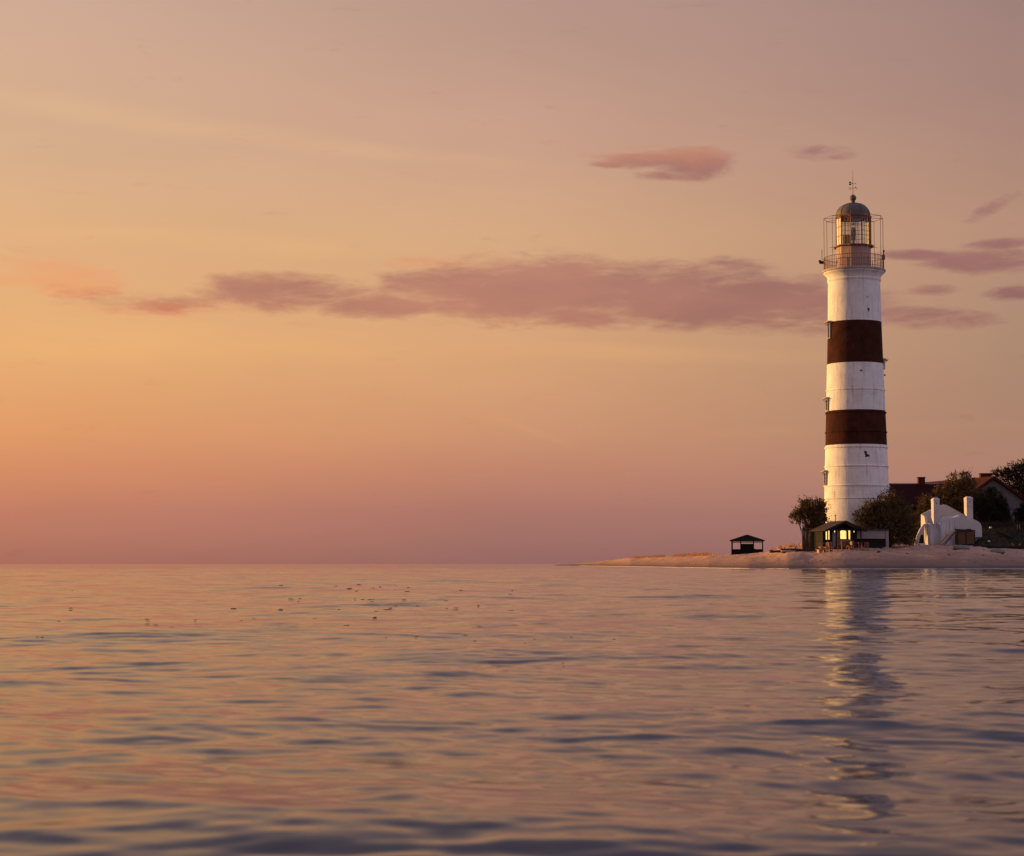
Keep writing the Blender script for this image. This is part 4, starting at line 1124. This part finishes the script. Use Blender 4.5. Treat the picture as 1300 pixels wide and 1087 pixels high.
# white floats on the bank
def floatball(px, py, D, r, lb):
    p = at(px, py, D); root = thing('float', lb, 'float', (p.x, D, p.z - r), 0, 'white fishing floats on the grassy bank')
    prof = [(r * math.cos(t), r + r * .72 * math.sin(t)) for t in np.linspace(-PI / 2 + .05, PI / 2 - .05, 10)]
    MB().lathe(prof, 16).build('ball', M['buoy'], root, smooth=True)
    MB().tube([(0, 0, r * 1.6), (.04, 0, r * 2.0), (-.04, 0, r * 2.05), (0, 0, r * 1.6)], .02, 5).build('loop', M['iron'], root)
floatball(1257.5, 670, 220.6, .16, 'white float high on the bank near the board fence')
floatball(1255.5, 687.3, 213.4, .15, 'white float at the foot of the bank above the black log')
# dark pipe running down the bank and orange rack at its lower end
A = at(1262, 672.5, 221.0); B = at(1286, 683.5, 215.6)  # dark tube laid along the slope of the bank
o = MB().tube([Vector((0, 0, 0)), (B - A) * .5 + Vector((0, 0, .05)), B - A], .12, 8).build('strip', M['blackwood'], loc=A); tag(o, 'thick black pipe running down the grassy bank towards the orange trestle', 'strip')
r = thing('trestle', 'small orange V-shaped trestle at the lower end of the black pipe', 'trestle', (at(1290, 688, 213.2).x, 213.2, gz(1290, 213.2) + .1))
for s in (-1, 1):
    MB().tube([(0, -.1 * s, .02), (s * .55, .15 * s, .45)], .05, 6).build('leg', M['orange'], r)
MB().tube([(-.45, 0, .2), (.45, 0, .18)], .03, 6).build('crossbar', M['orange'], r)
# bare lamp post / pale pole left of the hut bush
def pale_pole():
    D = 206.6; p = at(1018.3, 692, D); bz = gz(1018, D) - .1; h = at(1018, 660, D).z - bz
    root = thing('pole', 'thin pale grey pole in front of the bush left of the tower', 'pole', (p.x, D, bz))
    MB().tube([(0, 0, 0), (0, 0, h)], [.05, .035], 8).build('shaft', M['fascia'], root)
    MB().box((.02, -.03, h * .80), (.12, .08, .5)).build('box', M['buoy'], root)
pale_pole()

# ------------------------------------------------------------------ driftwood and small beach things
def log(px, D, Ln, r, rz, lb, mat, tilt=0.0, seed=0):
    rd = random.Random(seed); bz = gz(px, D) + r * .6; n = 9
    pts = [Vector(((i / (n - 1) - .5) * Ln, rd.uniform(-.08, .08) * Ln * .3, rd.uniform(-.03, .05) + math.sin(i * .8) * .04)) for i in range(n)]
    mb = MB().tube(pts, [r * (1.1 - .5 * i / (n - 1)) * rd.uniform(.85, 1.15) for i in range(n)], 8)
    k = pts[3]; mb.tube([k, k + Vector((.25, -.1, .28)), k + Vector((.4, -.12, .5))], [r * .5, r * .3, .015], 6)
    o = mb.build('driftwood', mat, loc=(at(px, 695, D).x, D, bz)); o.rotation_euler = (0, tilt, rz)
    tag(o, lb, 'driftwood', 'driftwood on the sand left of the hut')
log(997, 204.5, 3.4, .14, .12, 'dark driftwood log farthest left, ending toward the lone pavilion', M['wood'], .02, 1)
log(1013, 203.6, 3.6, .15, -.1, 'dark driftwood log in the middle of the pile left of the hut', M['wood'], -.02, 2)
log(1027, 202.8, 3.0, .13, .05, 'dark driftwood log next to the pale low platform', M['wood'], 0, 3)
log(1004, 203.2, 2.4, .09, .4, 'thin pale bleached branch lying over the dark logs', M['palewood'], .06, 4)
def platform():
    px, D = 1044.5, 201.8; bz = gz(px, D) - .08
    root = thing('low_platform', 'low pale wooden platform on the sand in front of the left porch post', 'platform', (at(px, 698, D).x, D - 1.2, gz(px, D - 1.2) - .04), .06)
    t = MB()
    for i in range(6): t.box((0, -.5 + i * .2, .34), (1.5, .17, .05))
    t.build('deck_boards', M['palewood'], root)
    s = MB()
    for x in (-.65, 0, .65): s.box((x, 0, .16), (.12, 1.0, .3))
    s.build('bearers', M['palewood'], root)
platform()

# dry grass on dunes (stuff)
def dune_grass():
    V = []; Fc = []; k = 0
    def tuft(px, D, h, m):
        nonlocal k
        x0 = (px - 650) / F * D * CT; z0 = gz(px, D) - .03
        for _ in range(m):
            a = random.uniform(0, 2 * PI); r = random.uniform(0, .25); hh = h * random.uniform(.5, 1.1)
            s = Vector((math.cos(a + 1.3), math.sin(a + 1.3), 0)) * .03
            p = Vector((x0 + r * math.cos(a), D + r * math.sin(a), z0)); l = Vector((math.cos(a) * hh * .35, math.sin(a) * hh * .35, hh))
            V.extend([p - s, p + s, p + l]); Fc.append((k, k + 1, k + 2)); k += 3
    for _ in range(900):
        px = random.triangular(785, 914, 880); Dc, zc, mn = crest(px)
        if mnoise.noise(Vector((px * .07, 1, 2))) < -.15: continue
        tuft(px, Dc + random.uniform(-6.5, 5), random.uniform(.15, .5), 9)
    for _ in range(70):
        px = random.gauss(1003, 9); Dc, zc, mn = crest(px); tuft(px, Dc + random.uniform(0, 8), random.uniform(.2, .6), 9)
    o = MB().add(V, Fc).build('dune_grass', M['straw']); tag(o, 'dry straw-coloured grass along the sunlit ridge of the spit', 'grass', kind='stuff')
dune_grass()
# a few stones on the sand
def stone_mesh(seed):
    import bmesh
    bm = bmesh.new(); bmesh.ops.create_icosphere(bm, subdivisions=2, radius=1)
    for v in bm.verts: v.co *= 1 + .3 * mnoise.noise(v.co * 1.3 + Vector((seed, 0, 0))); v.co.z *= .6
    me = bpy.data.meshes.new('stone'); bm.to_mesh(me); bm.free(); me.materials.append(M['wood']); return me
sm = stone_mesh(3)
stones = [(938, 257, .16, 'single dark stone on the wet sand below the pavilion'), (1116, 199.5, .2, 'dark stone on the sand below the kiosk'),
          (1273, 204.5, .13, 'dark stone nearest the right-hand upturned boat'), (1205, 198.5, .12, 'small dark stone below the white ruin'),
          (1152, 199.8, .1, 'small dark stone between kiosk and ruin, near the water'), (1248, 200.2, .12, 'small dark stone between the two upturned boats')]
for px, D, s, lb in stones:
    o = bpy.data.objects.new('stone', sm); COL.objects.link(o); o.location = ((px - 650) / F * D * CT, D, gz(px, D) + s * .2); o.scale = (s * 1.3, s, s)
    o.rotation_euler = (0, 0, px); tag(o, lb, 'stone', 'dark stones on the beach')
def litter():
    V = []; Fc = []; k = 0; rd = random.Random(31)
    for _ in range(1500):
        px = rd.uniform(760, 1340); Ds = Dshore(px); Dc, zc, mn = crest(px)
        t = rd.choice([rd.gauss(.22, .05), rd.uniform(.1, 1.3), rd.gauss(.75, .12), rd.uniform(.9, 1.5)])
        D = Ds + t * (Dc - Ds)
        if mnoise.noise(Vector((px * .06, D * .3, 8))) < -.1: continue
        x = (px - 650) / F * D * CT; z = gz(px, D); s_ = rd.uniform(.03, .10); h = s_ * rd.uniform(.35, .9)
        b = [(x + s_ * math.cos(a) * rd.uniform(.7, 1.5), D + s_ * math.sin(a), z - .02) for a in (0, 1.26, 2.5, 3.8, 5.0)]
        V += b + [(x + rd.uniform(-.3, .3) * s_, D, z + h)]
        for i in range(5): Fc.append((k + i, k + (i + 1) % 5, k + 5))
        k += 6
    o = MB().add(V, Fc).build('pebbles_and_weed', [M['oldwood']]); tag(o, 'dark pebbles and dried weed strewn over the beach', 'pebbles', kind='stuff')
litter()
# floating bits of weed
def weed():
    me = [None] * 3
    for i in range(3):
        mb = MB(); rd = random.Random(i)
        for k in range(7):
            a = rd.uniform(0, 2 * PI); r = rd.uniform(0, .6)
            c = Vector((r * math.cos(a), r * math.sin(a), .1))
            mb.tube([c, c + Vector((rd.uniform(-.4, .4), rd.uniform(-.4, .4), rd.uniform(.0, .35))), c + Vector((rd.uniform(-.8, .8), rd.uniform(-.8, .8), -.1))], [.22, .26, .06], 5)
        o = mb.build('weed_clump', M['weed'], smooth=True); me[i] = o.data
        bpy.data.objects.remove(o)
    rd = random.Random(77); n = 0
    spots = []
    for _ in range(85): spots.append((rd.gauss(440, 85), rd.triangular(738, 800, 752)))
    for _ in range(30): spots.append((rd.uniform(20, 960), rd.uniform(750, 826)))
    for _ in range(26): spots.append((rd.gauss(690, 60), rd.gauss(822, 14)))
    for px, py in spots:
        D = HC / math.tan(-(TH + math.atan((543.5 - py) / F)))
        s = mpp(D, .5) * rd.uniform(1.7, 3.0)
        o = bpy.data.objects.new('weed_clump', me[n % 3]); COL.objects.link(o); n += 1
        o.location = ((px - 650) / F * D * CT, D, -.0 * s); o.scale = (s * rd.uniform(1, 1.8), s * 1.2, s * .6); o.rotation_euler = (0, 0, rd.uniform(0, 6))
        tag(o, 'dark speck of weed floating on the open water, one of a loose scatter', 'seaweed', 'dark specks of weed floating on the sea')
weed()

# ------------------------------------------------------------------ render settings
vs = sc.view_settings; vs.view_transform = 'Standard'; vs.look = 'None'; vs.gamma = 1; vs.exposure = 0.4
sc.cycles.max_bounces = 6; sc.cycles.diffuse_bounces = 3; sc.cycles.glossy_bounces = 4; sc.cycles.transparent_max_bounces = 12
sc.cycles.use_denoising = True
sc.cycles.caustics_reflective = False; sc.cycles.caustics_refractive = False
